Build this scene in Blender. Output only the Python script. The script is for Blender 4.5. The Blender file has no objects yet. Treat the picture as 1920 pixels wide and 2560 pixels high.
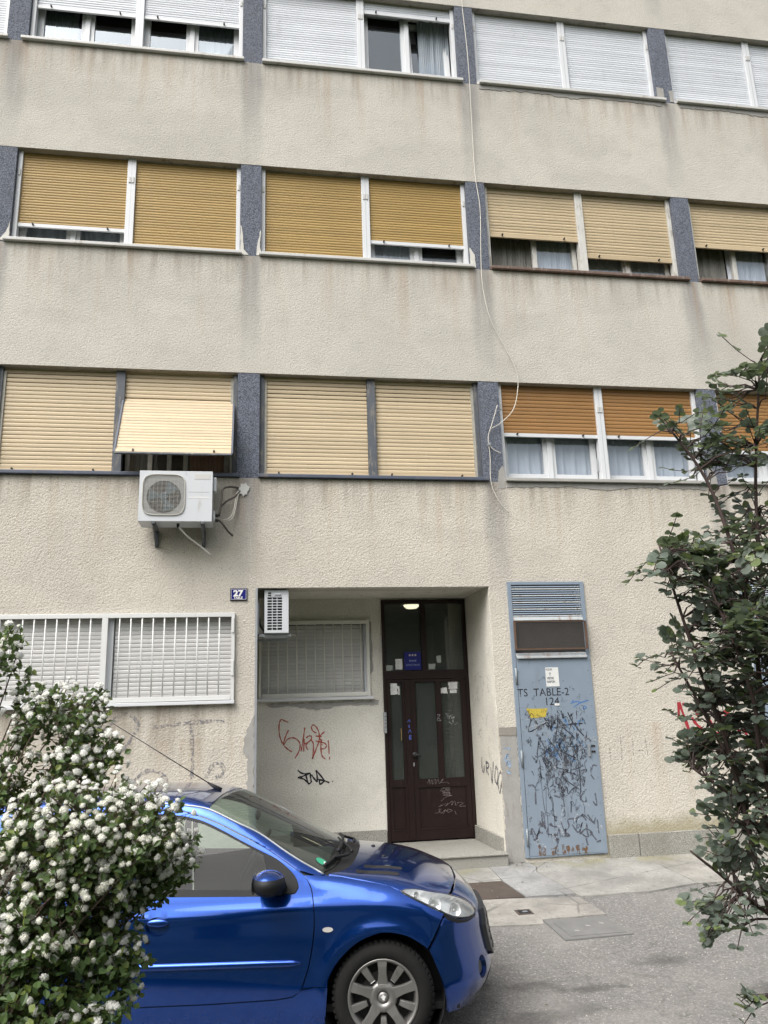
import bpy, bmesh, math, random
import numpy as np
from mathutils import Vector, Matrix
from mathutils.geometry import delaunay_2d_cdt

scene = bpy.context.scene
R = math.radians
# ------------------------------------------------------------------ camera
CAM = (0.0, -8.790, 1.578)
PITCH, YAW, ROLL, FPX = 0.2463, 0.1654, -0.0318, 2010.47
fw = Vector((math.sin(YAW) * math.cos(PITCH), math.cos(YAW) * math.cos(PITCH), math.sin(PITCH)))
rt = Vector((math.cos(YAW), -math.sin(YAW), 0)); up = rt.cross(fw)
rt2 = rt * math.cos(ROLL) + up * math.sin(ROLL); up2 = -rt * math.sin(ROLL) + up * math.cos(ROLL)
cd = bpy.data.cameras.new('camera'); cam = bpy.data.objects.new('camera', cd)
scene.collection.objects.link(cam)
cam.matrix_world = Matrix.Translation(CAM) @ Matrix((rt2, up2, -fw)).transposed().to_4x4()
cd.sensor_fit = 'HORIZONTAL'; cd.sensor_width = 36; cd.lens = FPX / 1920 * 36
cd.clip_start = 0.05; cd.clip_end = 2000
scene.camera = cam
# ------------------------------------------------------------------ overcast sky, veiled sun, exposure
SUN_EL, SUN_ROT = R(52), R(226)
w = bpy.data.worlds.new('World'); scene.world = w; w.use_nodes = True
nt = w.node_tree; nt.nodes.clear()
sky = nt.nodes.new('ShaderNodeTexSky'); sky.sky_type = 'NISHITA'; sky.sun_disc = False
sky.sun_elevation = SUN_EL; sky.sun_rotation = SUN_ROT; sky.dust_density = 8.0; sky.air_density = 1.0; sky.ozone_density = 1.0
hs = nt.nodes.new('ShaderNodeHueSaturation'); hs.inputs['Saturation'].default_value = 0.38
bg = nt.nodes.new('ShaderNodeBackground'); bg.inputs['Strength'].default_value = 0.15
wo = nt.nodes.new('ShaderNodeOutputWorld')
nt.links.new(sky.outputs[0], hs.inputs['Color']); nt.links.new(hs.outputs[0], bg.inputs['Color']); nt.links.new(bg.outputs[0], wo.inputs['Surface'])
sl = bpy.data.lights.new('sun', 'SUN'); sl.energy = 1.4; sl.angle = R(60); sl.color = (1.0, 0.985, 0.965)
so = bpy.data.objects.new('sun', sl); scene.collection.objects.link(so)
sdir = Vector((math.sin(SUN_ROT) * math.cos(SUN_EL), math.cos(SUN_ROT) * math.cos(SUN_EL), math.sin(SUN_EL)))
so.rotation_euler = (-sdir).to_track_quat('-Z', 'Y').to_euler(); so.location = (-6, -12, 20)
vs = scene.view_settings
vs.view_transform = 'Standard'; vs.look = 'None'; vs.exposure = 0.60; vs.gamma = 1.0; vs.use_curve_mapping = False
scene.render.engine = 'CYCLES'
scene.cycles.max_bounces = 8; scene.cycles.transparent_max_bounces = 16; scene.cycles.caustics_reflective = False; scene.cycles.caustics_refractive = False
COL = scene.collection
rng = random.Random(7)

# ------------------------------------------------------------------ mesh helpers
class MB:
    def __init__(s): s.v = []; s.f = []
    def add(s, vs_, fs):
        b = len(s.v); s.v += [tuple(q) for q in vs_]; s.f += [tuple(i + b for i in f) for f in fs]; return s
    def box(s, x0, x1, y0, y1, z0, z1):
        return s.add([(x0,y0,z0),(x1,y0,z0),(x1,y1,z0),(x0,y1,z0),(x0,y0,z1),(x1,y0,z1),(x1,y1,z1),(x0,y1,z1)],
                     [(3,2,1,0),(4,5,6,7),(0,1,5,4),(1,2,6,5),(2,3,7,6),(3,0,4,7)])
    def poly(s, pts): return s.add(pts, [tuple(range(len(pts)))])
    def prism(s, pts, d):                       # pts: 3-D outline, d: extrusion vector
        n = len(pts); d = Vector(d)
        vv = [Vector(p) for p in pts]; vv = vv + [p + d for p in vv]
        fs = [tuple(range(n)), tuple(reversed(range(n, 2 * n)))] + [(i, (i + 1) % n + 0, (i + 1) % n + n, i + n) for i in range(n)]
        return s.add(vv, fs)
    def tube(s, pts, r, n=6, cap=True):
        pts = [Vector(p) for p in pts]; m = len(pts)
        rs = r if isinstance(r, (list, tuple)) else [r] * m
        vs_ = []; fs = []; u = None
        for i, p in enumerate(pts):
            t = (pts[min(i + 1, m - 1)] - pts[max(i - 1, 0)]).normalized()
            if u is None: u = t.orthogonal().normalized()
            u = (u - t * u.dot(t)).normalized() if (u - t * u.dot(t)).length > 1e-6 else t.orthogonal().normalized()
            v = t.cross(u)
            for k in range(n):
                a = 2 * math.pi * k / n; vs_.append(p + (u * math.cos(a) + v * math.sin(a)) * rs[i])
        for i in range(m - 1):
            for k in range(n):
                fs.append((i*n+k, i*n+(k+1) % n, (i+1)*n+(k+1) % n, (i+1)*n+k))
        if cap: fs += [tuple(reversed(range(n))), tuple(range((m-1)*n, m*n))]
        return s.add(vs_, fs)
    def lathe(s, prof, c, axis, n=48, a0=0.0, a1=2*math.pi):   # prof: (radius, offset along axis)
        ax = Vector(axis).normalized(); u = ax.orthogonal().normalized(); v = ax.cross(u); c = Vector(c)
        full = abs(a1 - a0 - 2*math.pi) < 1e-6; m = n if full else n + 1
        vs_ = []; fs = []; k = len(prof)
        for i in range(m):
            a = a0 + (a1 - a0) * i / n
            d = u * math.cos(a) + v * math.sin(a)
            for r_, o_ in prof: vs_.append(c + d * r_ + ax * o_)
        for i in range(n):
            j = (i + 1) % m
            for q in range(k - 1): fs.append((i*k+q, i*k+q+1, j*k+q+1, j*k+q))
        return s.add(vs_, fs)
    def ellipsoid(s, c, r, nu=20, nv=12):
        vs_ = []; fs = []
        for j in range(nv + 1):
            b = math.pi * j / nv
            for i in range(nu):
                a = 2*math.pi*i/nu
                vs_.append((c[0]+r[0]*math.sin(b)*math.cos(a), c[1]+r[1]*math.sin(b)*math.sin(a), c[2]+r[2]*math.cos(b)))
        for j in range(nv):
            for i in range(nu):
                fs.append((j*nu+i, (j+1)*nu+i, (j+1)*nu+(i+1) % nu, j*nu+(i+1) % nu))
        return s.add(vs_, fs)
    def mesh(s, name, mat, smooth=False, bevel=0.0):
        me = bpy.data.meshes.new(name); me.from_pydata(s.v, [], s.f)
        if bevel:
            bm = bmesh.new(); bm.from_mesh(me)
            bmesh.ops.remove_doubles(bm, verts=bm.verts, dist=1e-5)
            ed = [e for e in bm.edges if len(e.link_faces) == 2 and e.calc_face_angle(0) > 0.6]
            bmesh.ops.bevel(bm, geom=ed, offset=bevel, segments=2, profile=0.6, affect='EDGES', clamp_overlap=True)
            bmesh.ops.recalc_face_normals(bm, faces=bm.faces)
            bm.to_mesh(me); bm.free()
        if mat: me.materials.append(mat)
        if smooth:
            me.shade_smooth()
        me.validate(); me.update()
        return me
    def build(s, name, mat, parent=None, smooth=False, bevel=0.0, loc=None, rot=None):
        return link(name, s.mesh(name, mat, smooth, bevel), parent, loc, rot)

def link(name, me, parent=None, loc=None, rot=None):
    o = bpy.data.objects.new(name, me); COL.objects.link(o)
    if parent: o.parent = parent
    if loc is not None: o.location = loc
    if rot is not None: o.rotation_euler = rot
    return o
def empty(name, loc=(0, 0, 0), rz=0.0, parent=None):
    o = bpy.data.objects.new(name, None); COL.objects.link(o); o.location = loc; o.rotation_euler = (0, 0, rz)
    o.empty_display_size = 0.2
    if parent: o.parent = parent
    return o
def tag(o, label=None, cat=None, group=None, kind=None):
    if label: o['label'] = label
    if cat: o['category'] = cat
    if group: o['group'] = group
    if kind: o['kind'] = kind
    return o
def catmull(p, n=6):
    p = [Vector(q) for q in p]
    if len(p) < 3: return p
    o = []
    for i in range(len(p) - 1):
        a = p[i-1] if i else p[0] * 2 - p[1]; b = p[i]; c = p[i+1]; d = p[i+2] if i + 2 < len(p) else c * 2 - b
        for k in range(n):
            t = k / n
            o.append(0.5 * ((2*b) + (c-a)*t + (2*a-5*b+4*c-d)*t*t + (3*b-a-3*c+d)*t**3))
    o.append(p[-1]); return o
def box(name, mat, parent, x0, x1, y0, y1, z0, z1, bevel=0.0):
    return MB().box(x0, x1, y0, y1, z0, z1).build(name, mat, parent, bevel=bevel)
def text_mesh(txt, size, align='CENTER', bold=0.0, sx=1.0):
    cu = bpy.data.curves.new('lettering', 'FONT'); cu.body = txt; cu.size = size; cu.align_x = align; cu.align_y = 'BOTTOM_BASELINE'
    cu.offset = bold; cu.resolution_u = 3
    o = bpy.data.objects.new('lettering', cu); COL.objects.link(o); bpy.context.view_layer.update()
    me = bpy.data.meshes.new_from_object(o.evaluated_get(bpy.context.evaluated_depsgraph_get()))
    bpy.data.objects.remove(o); bpy.data.curves.remove(cu)
    for v in me.vertices: v.co = (v.co.x * sx, 0, v.co.y)
    return me
def text(name, txt, size, x, y, z, mat, parent, align='CENTER', bold=0.0, sx=1.0):
    me = text_mesh(txt, size, align, bold, sx); me.materials.clear(); me.materials.append(mat)
    return link(name, me, parent, (x, y, z))

# ------------------------------------------------------------------ material helpers
class NT:
    def __init__(s, name):
        s.m = bpy.data.materials.new(name); s.m.use_nodes = True; s.t = s.m.node_tree
        s.b = s.t.nodes['Principled BSDF']; s.out = s.t.nodes['Material Output']
        tc = s.t.nodes.new('ShaderNodeTexCoord'); s.obj = tc.outputs['Object']; s.gen = tc.outputs['Generated']
    def n(s, t, **kw):
        nd = s.t.nodes.new(t)
        for k, v in kw.items(): setattr(nd, k, v)
        return nd
    def set(s, sock, val):
        if isinstance(val, bpy.types.NodeSocket): s.t.links.new(val, sock)
        elif isinstance(val, (tuple, list)) and len(val) == 3 and sock.type == 'RGBA': sock.default_value = (*val, 1)
        else: sock.default_value = val
    def math(s, op, a, b=None, c=None, clamp=False):
        nd = s.n('ShaderNodeMath', operation=op, use_clamp=clamp); s.set(nd.inputs[0], a)
        if b is not None: s.set(nd.inputs[1], b)
        if c is not None: s.set(nd.inputs[2], c)
        return nd.outputs[0]
    def pos(s):
        nd = s.n('ShaderNodeNewGeometry'); return nd.outputs['Position']
    def xyz(s, v):
        nd = s.n('ShaderNodeSeparateXYZ'); s.set(nd.inputs[0], v); return nd.outputs
    def mapv(s, v, scale=(1, 1, 1), loc=(0, 0, 0)):
        nd = s.n('ShaderNodeMapping'); s.set(nd.inputs['Vector'], v); nd.inputs['Scale'].default_value = scale; nd.inputs['Location'].default_value = loc
        return nd.outputs[0]
    def noise(s, v, scale, detail=3, rough=0.55, dist=0.0):
        nd = s.n('ShaderNodeTexNoise'); s.set(nd.inputs['Vector'], v); nd.inputs['Scale'].default_value = scale
        nd.inputs['Detail'].default_value = detail; nd.inputs['Roughness'].default_value = rough; nd.inputs['Distortion'].default_value = dist
        return nd.outputs['Fac']
    def voro(s, v, scale, feature='F1', out='Distance'):
        nd = s.n('ShaderNodeTexVoronoi', feature=feature); s.set(nd.inputs['Vector'], v); nd.inputs['Scale'].default_value = scale
        return nd.outputs[out]
    def ramp(s, f, a, b, clamp=True):           # smooth map a..b -> 0..1
        nd = s.n('ShaderNodeMapRange', interpolation_type='SMOOTHSTEP'); s.set(nd.inputs['Value'], f)
        s.set(nd.inputs['From Min'], a); s.set(nd.inputs['From Max'], b); return nd.outputs[0]
    def mix(s, f, a, b, mode='MIX'):
        nd = s.n('ShaderNodeMix', data_type='RGBA', blend_type=mode); s.set(nd.inputs['Factor'], f)
        s.set(nd.inputs['A'] if False else nd.inputs[6], a); s.set(nd.inputs[7], b); return nd.outputs[2]
    def bump(s, h, strength=0.5, dist=0.01, normal=None):
        nd = s.n('ShaderNodeBump'); s.set(nd.inputs['Height'], h); nd.inputs['Strength'].default_value = strength; nd.inputs['Distance'].default_value = dist
        if normal is not None: s.t.links.new(normal, nd.inputs['Normal'])
        return nd.outputs[0]
    def p(s, **kw):
        for k, v in kw.items():
            s.set(s.b.inputs[k.replace('_', ' ')], v)
        return s
def c3(c, k): return tuple(min(1, x * k) for x in c)
def mat(name, col, rough=0.6, metal=0.0, var=0.12, scale=6.0, bump=0.0, bscale=80.0, dirt=0.0, dirtcol=(.12, .09, .06), spec=0.5, coat=0.0):
    s = NT(name); f = s.noise(s.obj, scale, 4)
    c = s.mix(f, c3(col, 1 - var), c3(col, 1 + var))
    if dirt:
        d = s.ramp(s.noise(s.mapv(s.obj, (1, 1, .25)), scale * 2.2, 5, .65), .62 - dirt * .25, .85 - dirt * .2)
        c = s.mix(d, c, dirtcol)
    s.p(Base_Color=c, Roughness=rough, Metallic=metal); s.b.inputs['Specular IOR Level'].default_value = spec
    s.b.inputs['Coat Weight'].default_value = coat
    if bump: s.p(Normal=s.bump(s.noise(s.obj, bscale, 4), bump, .004))
    return s.m
def slat_mat(name, col, rough=.5):
    s = NT(name); oi = s.n('ShaderNodeObjectInfo'); g = s.n('ShaderNodeNewGeometry'); r_ = s.math('FRACT', s.math('ADD', g.outputs['Random Per Island'], oi.outputs['Random']))
    c = s.mix(r_, c3(col, .90), c3(col, 1.08)); P = s.pos()
    c = s.mix(s.math('MULTIPLY', s.ramp(s.noise(P, 1.6, 4, .6), .42, .72), .22), c, c3(col, .72))
    c = s.mix(s.math('MULTIPLY', s.ramp(s.noise(s.mapv(P, (9, 9, .8)), 1.0, 5, .7), .56, .78), .30), c, tuple(.5 * q + .10 for q in c3(col, .8)))
    s.p(Base_Color=c, Roughness=rough); return s.m
def glass(name, tint=(.85, .9, .88), refl=1.0, rough=0.02, wires=False, gcol=(1., 1., 1.)):
    s = NT(name); s.t.nodes.remove(s.b)
    ge = s.n('ShaderNodeNewGeometry'); dt = s.n('ShaderNodeVectorMath', operation='DOT_PRODUCT'); s.t.links.new(ge.outputs['Incoming'], dt.inputs[0]); s.t.links.new(ge.outputs['Normal'], dt.inputs[1])
    cs = s.math('ABSOLUTE', dt.outputs['Value'])              # Schlick, the same from both sides of the pane
    fac = s.math('MULTIPLY', s.math('ADD', .04, s.math('MULTIPLY', .96, s.math('POWER', s.math('SUBTRACT', 1.0, cs, clamp=True), 5.0))), refl, clamp=True)
    tr = s.n('ShaderNodeBsdfTransparent'); s.set(tr.inputs[0], tint)
    gl = s.n('ShaderNodeBsdfGlossy'); gl.inputs['Roughness'].default_value = rough; s.set(gl.inputs[0], gcol)
    mx = s.n('ShaderNodeMixShader'); s.set(mx.inputs[0], fac); s.t.links.new(tr.outputs[0], mx.inputs[1]); s.t.links.new(gl.outputs[0], mx.inputs[2])
    last = mx.outputs[0]
    # film of dust on the pane
    df = s.n('ShaderNodeBsdfDiffuse'); s.set(df.inputs[0], (.35, .36, .34))
    m2 = s.n('ShaderNodeMixShader'); s.set(m2.inputs[0], s.math('MULTIPLY', s.noise(s.obj, 3.0, 4), .10)); s.t.links.new(last, m2.inputs[1]); s.t.links.new(df.outputs[0], m2.inputs[2]); last = m2.outputs[0]
    if wires:                                    # wire mesh cast in the pane
        o = s.xyz(s.obj)
        ww = None
        for ax in (0, 2):
            fr_ = s.math('FRACT', s.math('MULTIPLY', o[ax], 62.0)); l = s.math('LESS_THAN', fr_, .16)
            ww = l if ww is None else s.math('MAXIMUM', ww, l)
        d3 = s.n('ShaderNodeBsdfDiffuse'); s.set(d3.inputs[0], (.10, .12, .11))
        m3 = s.n('ShaderNodeMixShader'); s.set(m3.inputs[0], s.math('MULTIPLY', ww, .8)); s.t.links.new(last, m3.inputs[1]); s.t.links.new(d3.outputs[0], m3.inputs[2]); last = m3.outputs[0]
    s.t.links.new(last, s.out.inputs['Surface']); return s.m
def faded(name, col, amount=0.6, scale=40.0, rough=.8):      # worn paint that lets the ground show through
    s = NT(name); s.p(Base_Color=col, Roughness=rough)
    f = s.ramp(s.noise(s.obj, scale, 5, .7), .62 - amount * .45, .75 - amount * .25)
    tr = s.n('ShaderNodeBsdfTransparent'); mx = s.n('ShaderNodeMixShader'); s.set(mx.inputs[0], f)
    s.t.links.new(tr.outputs[0], mx.inputs[1]); s.t.links.new(s.b.outputs[0], mx.inputs[2]); s.t.links.new(mx.outputs[0], s.out.inputs['Surface'])
    return s.m

# facade grid measured from the place
X0, BAY, PW = -3.0687, 2.8735, 0.2494
ZS1, ZB1, ST = 5.4742, 4.198, 2.8
def wall_material(name, colA, colB, coarse, streaks=True, lower=False):
    s = NT(name); P = s.obj; o = s.xyz(P); x, z = o[0], o[2]
    big = s.noise(P, .9, 4, .6); mid = s.noise(P, 5.0, 4, .6); fine = s.noise(P, 75.0, 3, .7)
    c = s.mix(s.ramp(big, .35, .68), colA, colB)
    c = s.mix(s.math('MULTIPLY', s.ramp(mid, .45, .75), .35), c, c3(colB, .78))
    c = s.mix(s.ramp(fine, .30, .72), s.mix(.34, c, (.13, .11, .09)), s.mix(.14, c, (.95, .92, .86)))
    pt = s.ramp(s.noise(s.mapv(P, (.55, .55, 1.0), (4, 0, 9)), 1.0, 3, .5, .6), .50, .62)
    c = s.mix(s.math('MULTIPLY', pt, .16), c, (.30, .285, .26))
    pits = s.ramp(s.voro(P, 9.0 if not lower else 24.0), .09 if not lower else .24, .02)
    c = s.mix(s.math('MULTIPLY', pits, .55), c, (.12, .10, .08))
    if streaks:
        nx = s.math('MULTIPLY', s.math('SUBTRACT', s.noise(s.mapv(P, (1, 1, .5)), 3.0, 4), .5), .22)
        u = s.math('ADD', s.math('DIVIDE', s.math('SUBTRACT', x, X0 + PW / 2), BAY), .5)
        dx = s.math('ABSOLUTE', s.math('ADD', s.math('MULTIPLY', s.math('SUBTRACT', s.math('FRACT', u), .5), BAY), nx))
        d = s.math('MULTIPLY', s.math('FRACT', s.math('DIVIDE', s.math('SUBTRACT', ZB1 + 4 * ST, z), ST)), ST)
        vert = s.noise(s.mapv(P, (7, 7, .5)), 1.0, 5, .6)
        m1 = s.math('MULTIPLY', s.ramp(dx, .19, .06), s.ramp(d, 1.75, .10))
        m1 = s.math('MULTIPLY', m1, s.ramp(vert, .20, .58)); m1 = s.math('MULTIPLY', m1, s.math('GREATER_THAN', z, 1.45))
        c = s.mix(s.math('MULTIPLY', m1, .62), c, (.22, .217, .217))
        v2 = s.noise(s.mapv(P, (7, 7, .35), (3, 0, 0)), 1.0, 5, .65)
        m2 = s.math('MULTIPLY', s.ramp(d, .55, .0), s.ramp(v2, .42, .70)); m2 = s.math('MULTIPLY', m2, s.math('GREATER_THAN', z, 3.0))
        c = s.mix(s.math('MULTIPLY', m2, .52), c, (.17, .135, .10))
        v3 = s.noise(s.mapv(P, (4, 4, .22), (8, 0, 5)), 1.0, 4, .6)
        m3 = s.math('MULTIPLY', s.ramp(d, 1.3, .0), s.ramp(v3, .50, .72))
        c = s.mix(s.math('MULTIPLY', m3, .45), c, (.33, .22, .13))
    if lower:
        # moss above the plinth, run-off under the sill at the barred window
        e = s.math('ADD', z, s.math('MULTIPLY', s.math('SUBTRACT', s.noise(P, 6.0, 5, .7), .5), .30))
        m4 = s.math('MULTIPLY', s.ramp(e, .46, .27), s.ramp(x, 3.6, 3.9))
        c = s.mix(s.math('MULTIPLY', m4, .6), c, (.22, .195, .09))
        v5 = s.noise(s.mapv(P, (5, 5, .5), (1, 0, 2)), 1.0, 5, .65)
        e5 = s.math('MULTIPLY', s.ramp(z, .9, 1.72), s.math('LESS_THAN', z, 1.76)); e5 = s.math('MULTIPLY', e5, s.ramp(x, -.12, -.24))
        c = s.mix(s.math('MULTIPLY', s.math('MULTIPLY', e5, s.ramp(v5, .36, .66)), .68), c, (.19, .155, .115))
        c = s.mix(s.math('MULTIPLY', s.ramp(s.noise(P, 1.7, 5, .7), .55, .75), s.math('MULTIPLY', s.ramp(z, 2.2, .6), .45)), c, (.25, .235, .22))
    s.p(Base_Color=c, Roughness=.93); s.b.inputs['Specular IOR Level'].default_value = .2
    h = s.math('ADD', s.noise(P, 85.0, 4, .65), s.math('MULTIPLY', s.voro(P, 62.0, 'SMOOTH_F1'), -1.0))
    h = s.math('ADD', h, s.math('MULTIPLY', s.noise(P, 34.0, 2), .6 if not lower else 1.1))
    s.p(Normal=s.bump(h, coarse, .012)); return s.m
M = {}
M['wall_up'] = wall_material('roughcast upper', (.555, .537, .483), (.497, .480, .432), .34)
M['wall_low'] = wall_material('roughcast coarse', (.60, .565, .49), (.535, .505, .44), .44, lower=True)
M['recess'] = wall_material('recess render', (.76, .75, .68), (.69, .68, .615), .40, streaks=False)
M['soffit'] = mat('soffit render', (.58, .56, .50), .95, var=.2, scale=5, bump=.5, bscale=40, dirt=.3, dirtcol=(.16, .14, .11))
s = NT('blue grey roughcast'); f = s.noise(s.obj, 90, 3, .75); g2 = s.noise(s.obj, 4, 4, .6)
c = s.mix(s.ramp(f, .38, .62), (.040, .047, .062), (.175, .195, .245)); c = s.mix(s.math('MULTIPLY', s.ramp(g2, .5, .75), .5), c, (.10, .105, .12))
s.p(Base_Color=c, Roughness=.9, Normal=s.bump(s.noise(s.obj, 70, 3), .8, .012)); M['pillar'] = s.m
M['cement'] = mat('cement patch', (.30, .295, .28), .95, var=.22, scale=9, bump=.5, bscale=50, dirt=.35, dirtcol=(.22, .20, .18))
M['white'] = mat('white plastic frame', (.60, .62, .64), .38, var=.04, scale=3)
M['whitesl'] = slat_mat('white shutter slat', (.58, .61, .65))
M['greysl'] = slat_mat('pale grey shutter slat', (.57, .57, .56))
M['ochre'] = slat_mat('ochre shutter slat', (.33, .218, .065))
M['beige'] = slat_mat('beige shutter slat', (.46, .37, .235))
M['cream'] = slat_mat('cream shutter slat', (.51, .415, .275))
M['brown'] = slat_mat('tan brown shutter slat', (.285, .150, .050))
M['peel'] = mat('peeling white paint', (.52, .52, .49), .6, var=.15, scale=10, dirt=.45, dirtcol=(.24, .20, .15))
M['darkfr'] = mat('dark weathered frame', (.075, .085, .10), .6, var=.4, scale=12, dirt=.5, dirtcol=(.22, .20, .17))
M['greyfr'] = mat('bare grey timber', (.34, .33, .29), .8, var=.3, scale=18, dirt=.4, dirtcol=(.10, .08, .06))
M['sillw'] = mat('white painted sill', (.50, .50, .485), .5, var=.08, scale=4, dirt=.22, dirtcol=(.28, .24, .2))
M['sillb'] = mat('rusted brown sill', (.13, .085, .065), .6, var=.4, scale=8, dirt=.4, dirtcol=(.3, .28, .26))
M['silld'] = mat('blue black sill', (.07, .085, .12), .5, var=.3, scale=8, dirt=.3, dirtcol=(.2, .16, .13))
M['sillg'] = mat('grey stone sill', (.33, .33, .31), .8, var=.15, scale=12)
M['curtw'] = mat('white net curtain', (.60, .63, .68), .9, var=.1, scale=5)
M['curtm'] = mat('thin blue grey curtain', (.30, .34, .38), .9, var=.15, scale=5)
M['curtg'] = mat('dull grey curtain', (.17, .17, .155), .9, var=.2, scale=5)
M['curto'] = mat('rust orange curtain', (.36, .13, .055), .9, var=.2, scale=8)
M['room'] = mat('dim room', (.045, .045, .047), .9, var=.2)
M['hall'] = mat('hall plaster', (.26, .28, .25), .85, var=.1)
M['black'] = mat('black rubber', (.015, .015, .016), .6, var=.2)
M['pane'] = glass('window pane', (.86, .90, .94), 4.0, gcol=(.84, .93, 1.0))
M['wired'] = glass('wired door glass', (.30, .34, .32), 1.0, .05, wires=True)
M['door'] = mat('dark brown door paint', (.013, .0062, .0058), .45, var=.3, scale=3, dirt=.10, dirtcol=(.035, .025, .022), spec=.28)
M['steel'] = mat('dull galvanised steel', (.38, .40, .42), .45, .6, var=.15, scale=10)
M['grille'] = mat('white painted bars', (.60, .61, .60), .45, var=.05, scale=5, dirt=.08, dirtcol=(.45, .4, .33))
M['grille2'] = mat('cream painted bars', (.70, .70, .65), .5, var=.06, scale=5)
# terrazzo / granite
s = NT('speckled stone'); a = s.noise(s.obj, 160, 2, .7); b_ = s.noise(s.obj, 3, 4)
c = s.mix(s.ramp(a, .36, .64), (.10, .10, .09), (.42, .41, .37)); c = s.mix(s.math('MULTIPLY', s.ramp(b_, .45, .75), .5), c, (.17, .16, .13))
s.p(Base_Color=c, Roughness=.75, Normal=s.bump(a, .25, .004)); M['stone'] = s.m
def conc(name, col, moss=0.0):
    g0 = sum(col) / 3; col = tuple(.55 * q + .45 * g0 for q in col)
    s = NT(name); P = s.obj; n1 = s.noise(P, 2.2, 5, .65); n2 = s.noise(P, 22, 5, .7); n3 = s.noise(P, 150, 2, .6)
    c = s.mix(s.ramp(n1, .3, .7), c3(col, .66), c3(col, 1.15)); c = s.mix(s.math('MULTIPLY', s.ramp(n2, .48, .68), .55), c, c3(col, .52))
    c = s.mix(s.math('MULTIPLY', s.ramp(n3, .52, .7), .35), c, c3(col, 1.45))
    ck = s.ramp(s.voro(s.mapv(P, (1, 1, 1), (3.3, 1.7, 0)), .8, 'DISTANCE_TO_EDGE'), .010, .002); c = s.mix(s.math('MULTIPLY', s.math('MULTIPLY', ck, s.ramp(s.noise(P, 1.3, 2), .45, .55)), .6), c, c3(col, .3))
    c = s.mix(s.math('MULTIPLY', s.ramp(s.noise(s.mapv(P, (1, 1, 1), (9, 9, 0)), 1.0, 6, .7), .46, .66), .5), c, (.20, .195, .18))
    if moss:
        y = s.xyz(P)[1]; e = s.math('ADD', y, s.math('MULTIPLY', s.math('SUBTRACT', s.noise(P, 5, 5, .7), .5), .5))
        c = s.mix(s.math('MULTIPLY', s.math('MULTIPLY', s.ramp(e, -.40, -.08), s.ramp(s.noise(P, 3.1, 3), .42, .6)), moss), c, (.20, .19, .07))
    s.p(Base_Color=c, Roughness=.92, Normal=s.bump(n2, .5, .006)); return s.m
M['conc1'] = conc('pale concrete', (.285, .28, .245), .5); M['conc2'] = conc('grey cement', (.265, .27, .265), .1)
M['conc3'] = conc('warm concrete', (.29, .272, .23)); M['conc4'] = conc('yellowed concrete', (.30, .285, .24), .5)
# asphalt
s = NT('worn asphalt'); P = s.obj
n1 = s.noise(P, .55, 5, .65); n2 = s.noise(P, 3.2, 6, .7); ag = s.voro(P, 95, 'F1'); agc = s.voro(P, 95, 'F1', 'Color'); n3 = s.noise(P, 42, 5, .75)
sep = s.n('ShaderNodeSeparateColor'); s.set(sep.inputs[0], agc)
c = s.mix(s.ramp(n3, .36, .66), (.135, .132, .126), (.215, .209, .198))
c = s.mix(s.ramp(sep.outputs[0], .84, 1.0), c, (.33, .32, .30))
c = s.mix(s.math('MULTIPLY', s.ramp(n2, .50, .74), .42), c, (.10, .097, .093))
c = s.mix(s.math('MULTIPLY', s.ramp(n1, .52, .72), .35), c, (.26, .25, .23))
for sx, sy, rx, ry in ((1.95, -2.74, .30, .11), (2.33, -2.86, .26, .08), (2.12, -3.20, .20, .16), (2.58, -2.88, .07, .04), (1.5, -2.66, .22, .10), (1.75, -3.3, .5, .18), (3.1, -2.5, .30, .12), (3.5, -3.2, .35, .2)):
    mp = s.mapv(P, (1 / rx, 1 / ry, 0), (-sx / rx, -sy / ry, 0)); ln = s.n('ShaderNodeVectorMath', operation='LENGTH'); s.set(ln.inputs[0], mp)
    q = s.math('ADD', ln.outputs['Value'], s.math('MULTIPLY', s.math('SUBTRACT', s.noise(P, 7, 5, .7), .5), 2.2))
    c = s.mix(s.math('MULTIPLY', s.ramp(q, 1.15, .25), .62), c, (.055, .053, .052))
wp = s.n('ShaderNodeVectorMath', operation='ADD'); s.set(wp.inputs[0], P); nz = s.n('ShaderNodeTexNoise'); s.set(nz.inputs['Vector'], P); nz.inputs['Scale'].default_value = 2.5; s.t.links.new(nz.outputs['Color'], wp.inputs[1])
ck = s.ramp(s.voro(wp.outputs[0], .9, 'DISTANCE_TO_EDGE'), .014, .003); ck = s.math('MULTIPLY', ck, s.ramp(s.noise(P, .8, 3), .46, .58))
c = s.mix(s.math('MULTIPLY', ck, .42), c, (.07, .067, .063))
dst = s.ramp(s.noise(s.mapv(P, (1, 1, 1), (7, 3, 0)), 1.1, 6, .7), .45, .70); c = s.mix(s.math('MULTIPLY', dst, .45), c, (.285, .275, .255))
o = s.xyz(P); br = s.math('MULTIPLY', s.ramp(o[1], -4.0, -5.0), s.ramp(s.noise(P, 1.4, 4), .48, .62)); c = s.mix(s.math('MULTIPLY', br, .5), c, (.20, .15, .10))
s.p(Base_Color=c, Roughness=.9, Normal=s.bump(s.math('ADD', s.math('MULTIPLY', ag, .7), n3), .8, .010)); M['asphalt'] = s.m
M['plate'] = mat('dark rusted steel plate', (.085, .068, .058), .65, .2, var=.3, scale=9, bump=.2, dirt=.2, dirtcol=(.16, .12, .09))
M['iron'] = mat('worn cast iron', (.20, .20, .195), .6, .3, var=.25, scale=8, bump=.3, bscale=60)
# hills with scrub, seen only as reflections from here
s = NT('wooded hillside'); n1 = s.noise(s.obj, .35, 5, .7); c = s.mix(s.ramp(n1, .35, .65), (.02, .032, .014), (.07, .085, .04)); s.p(Base_Color=c, Roughness=1.0); M['hill'] = s.m

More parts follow.
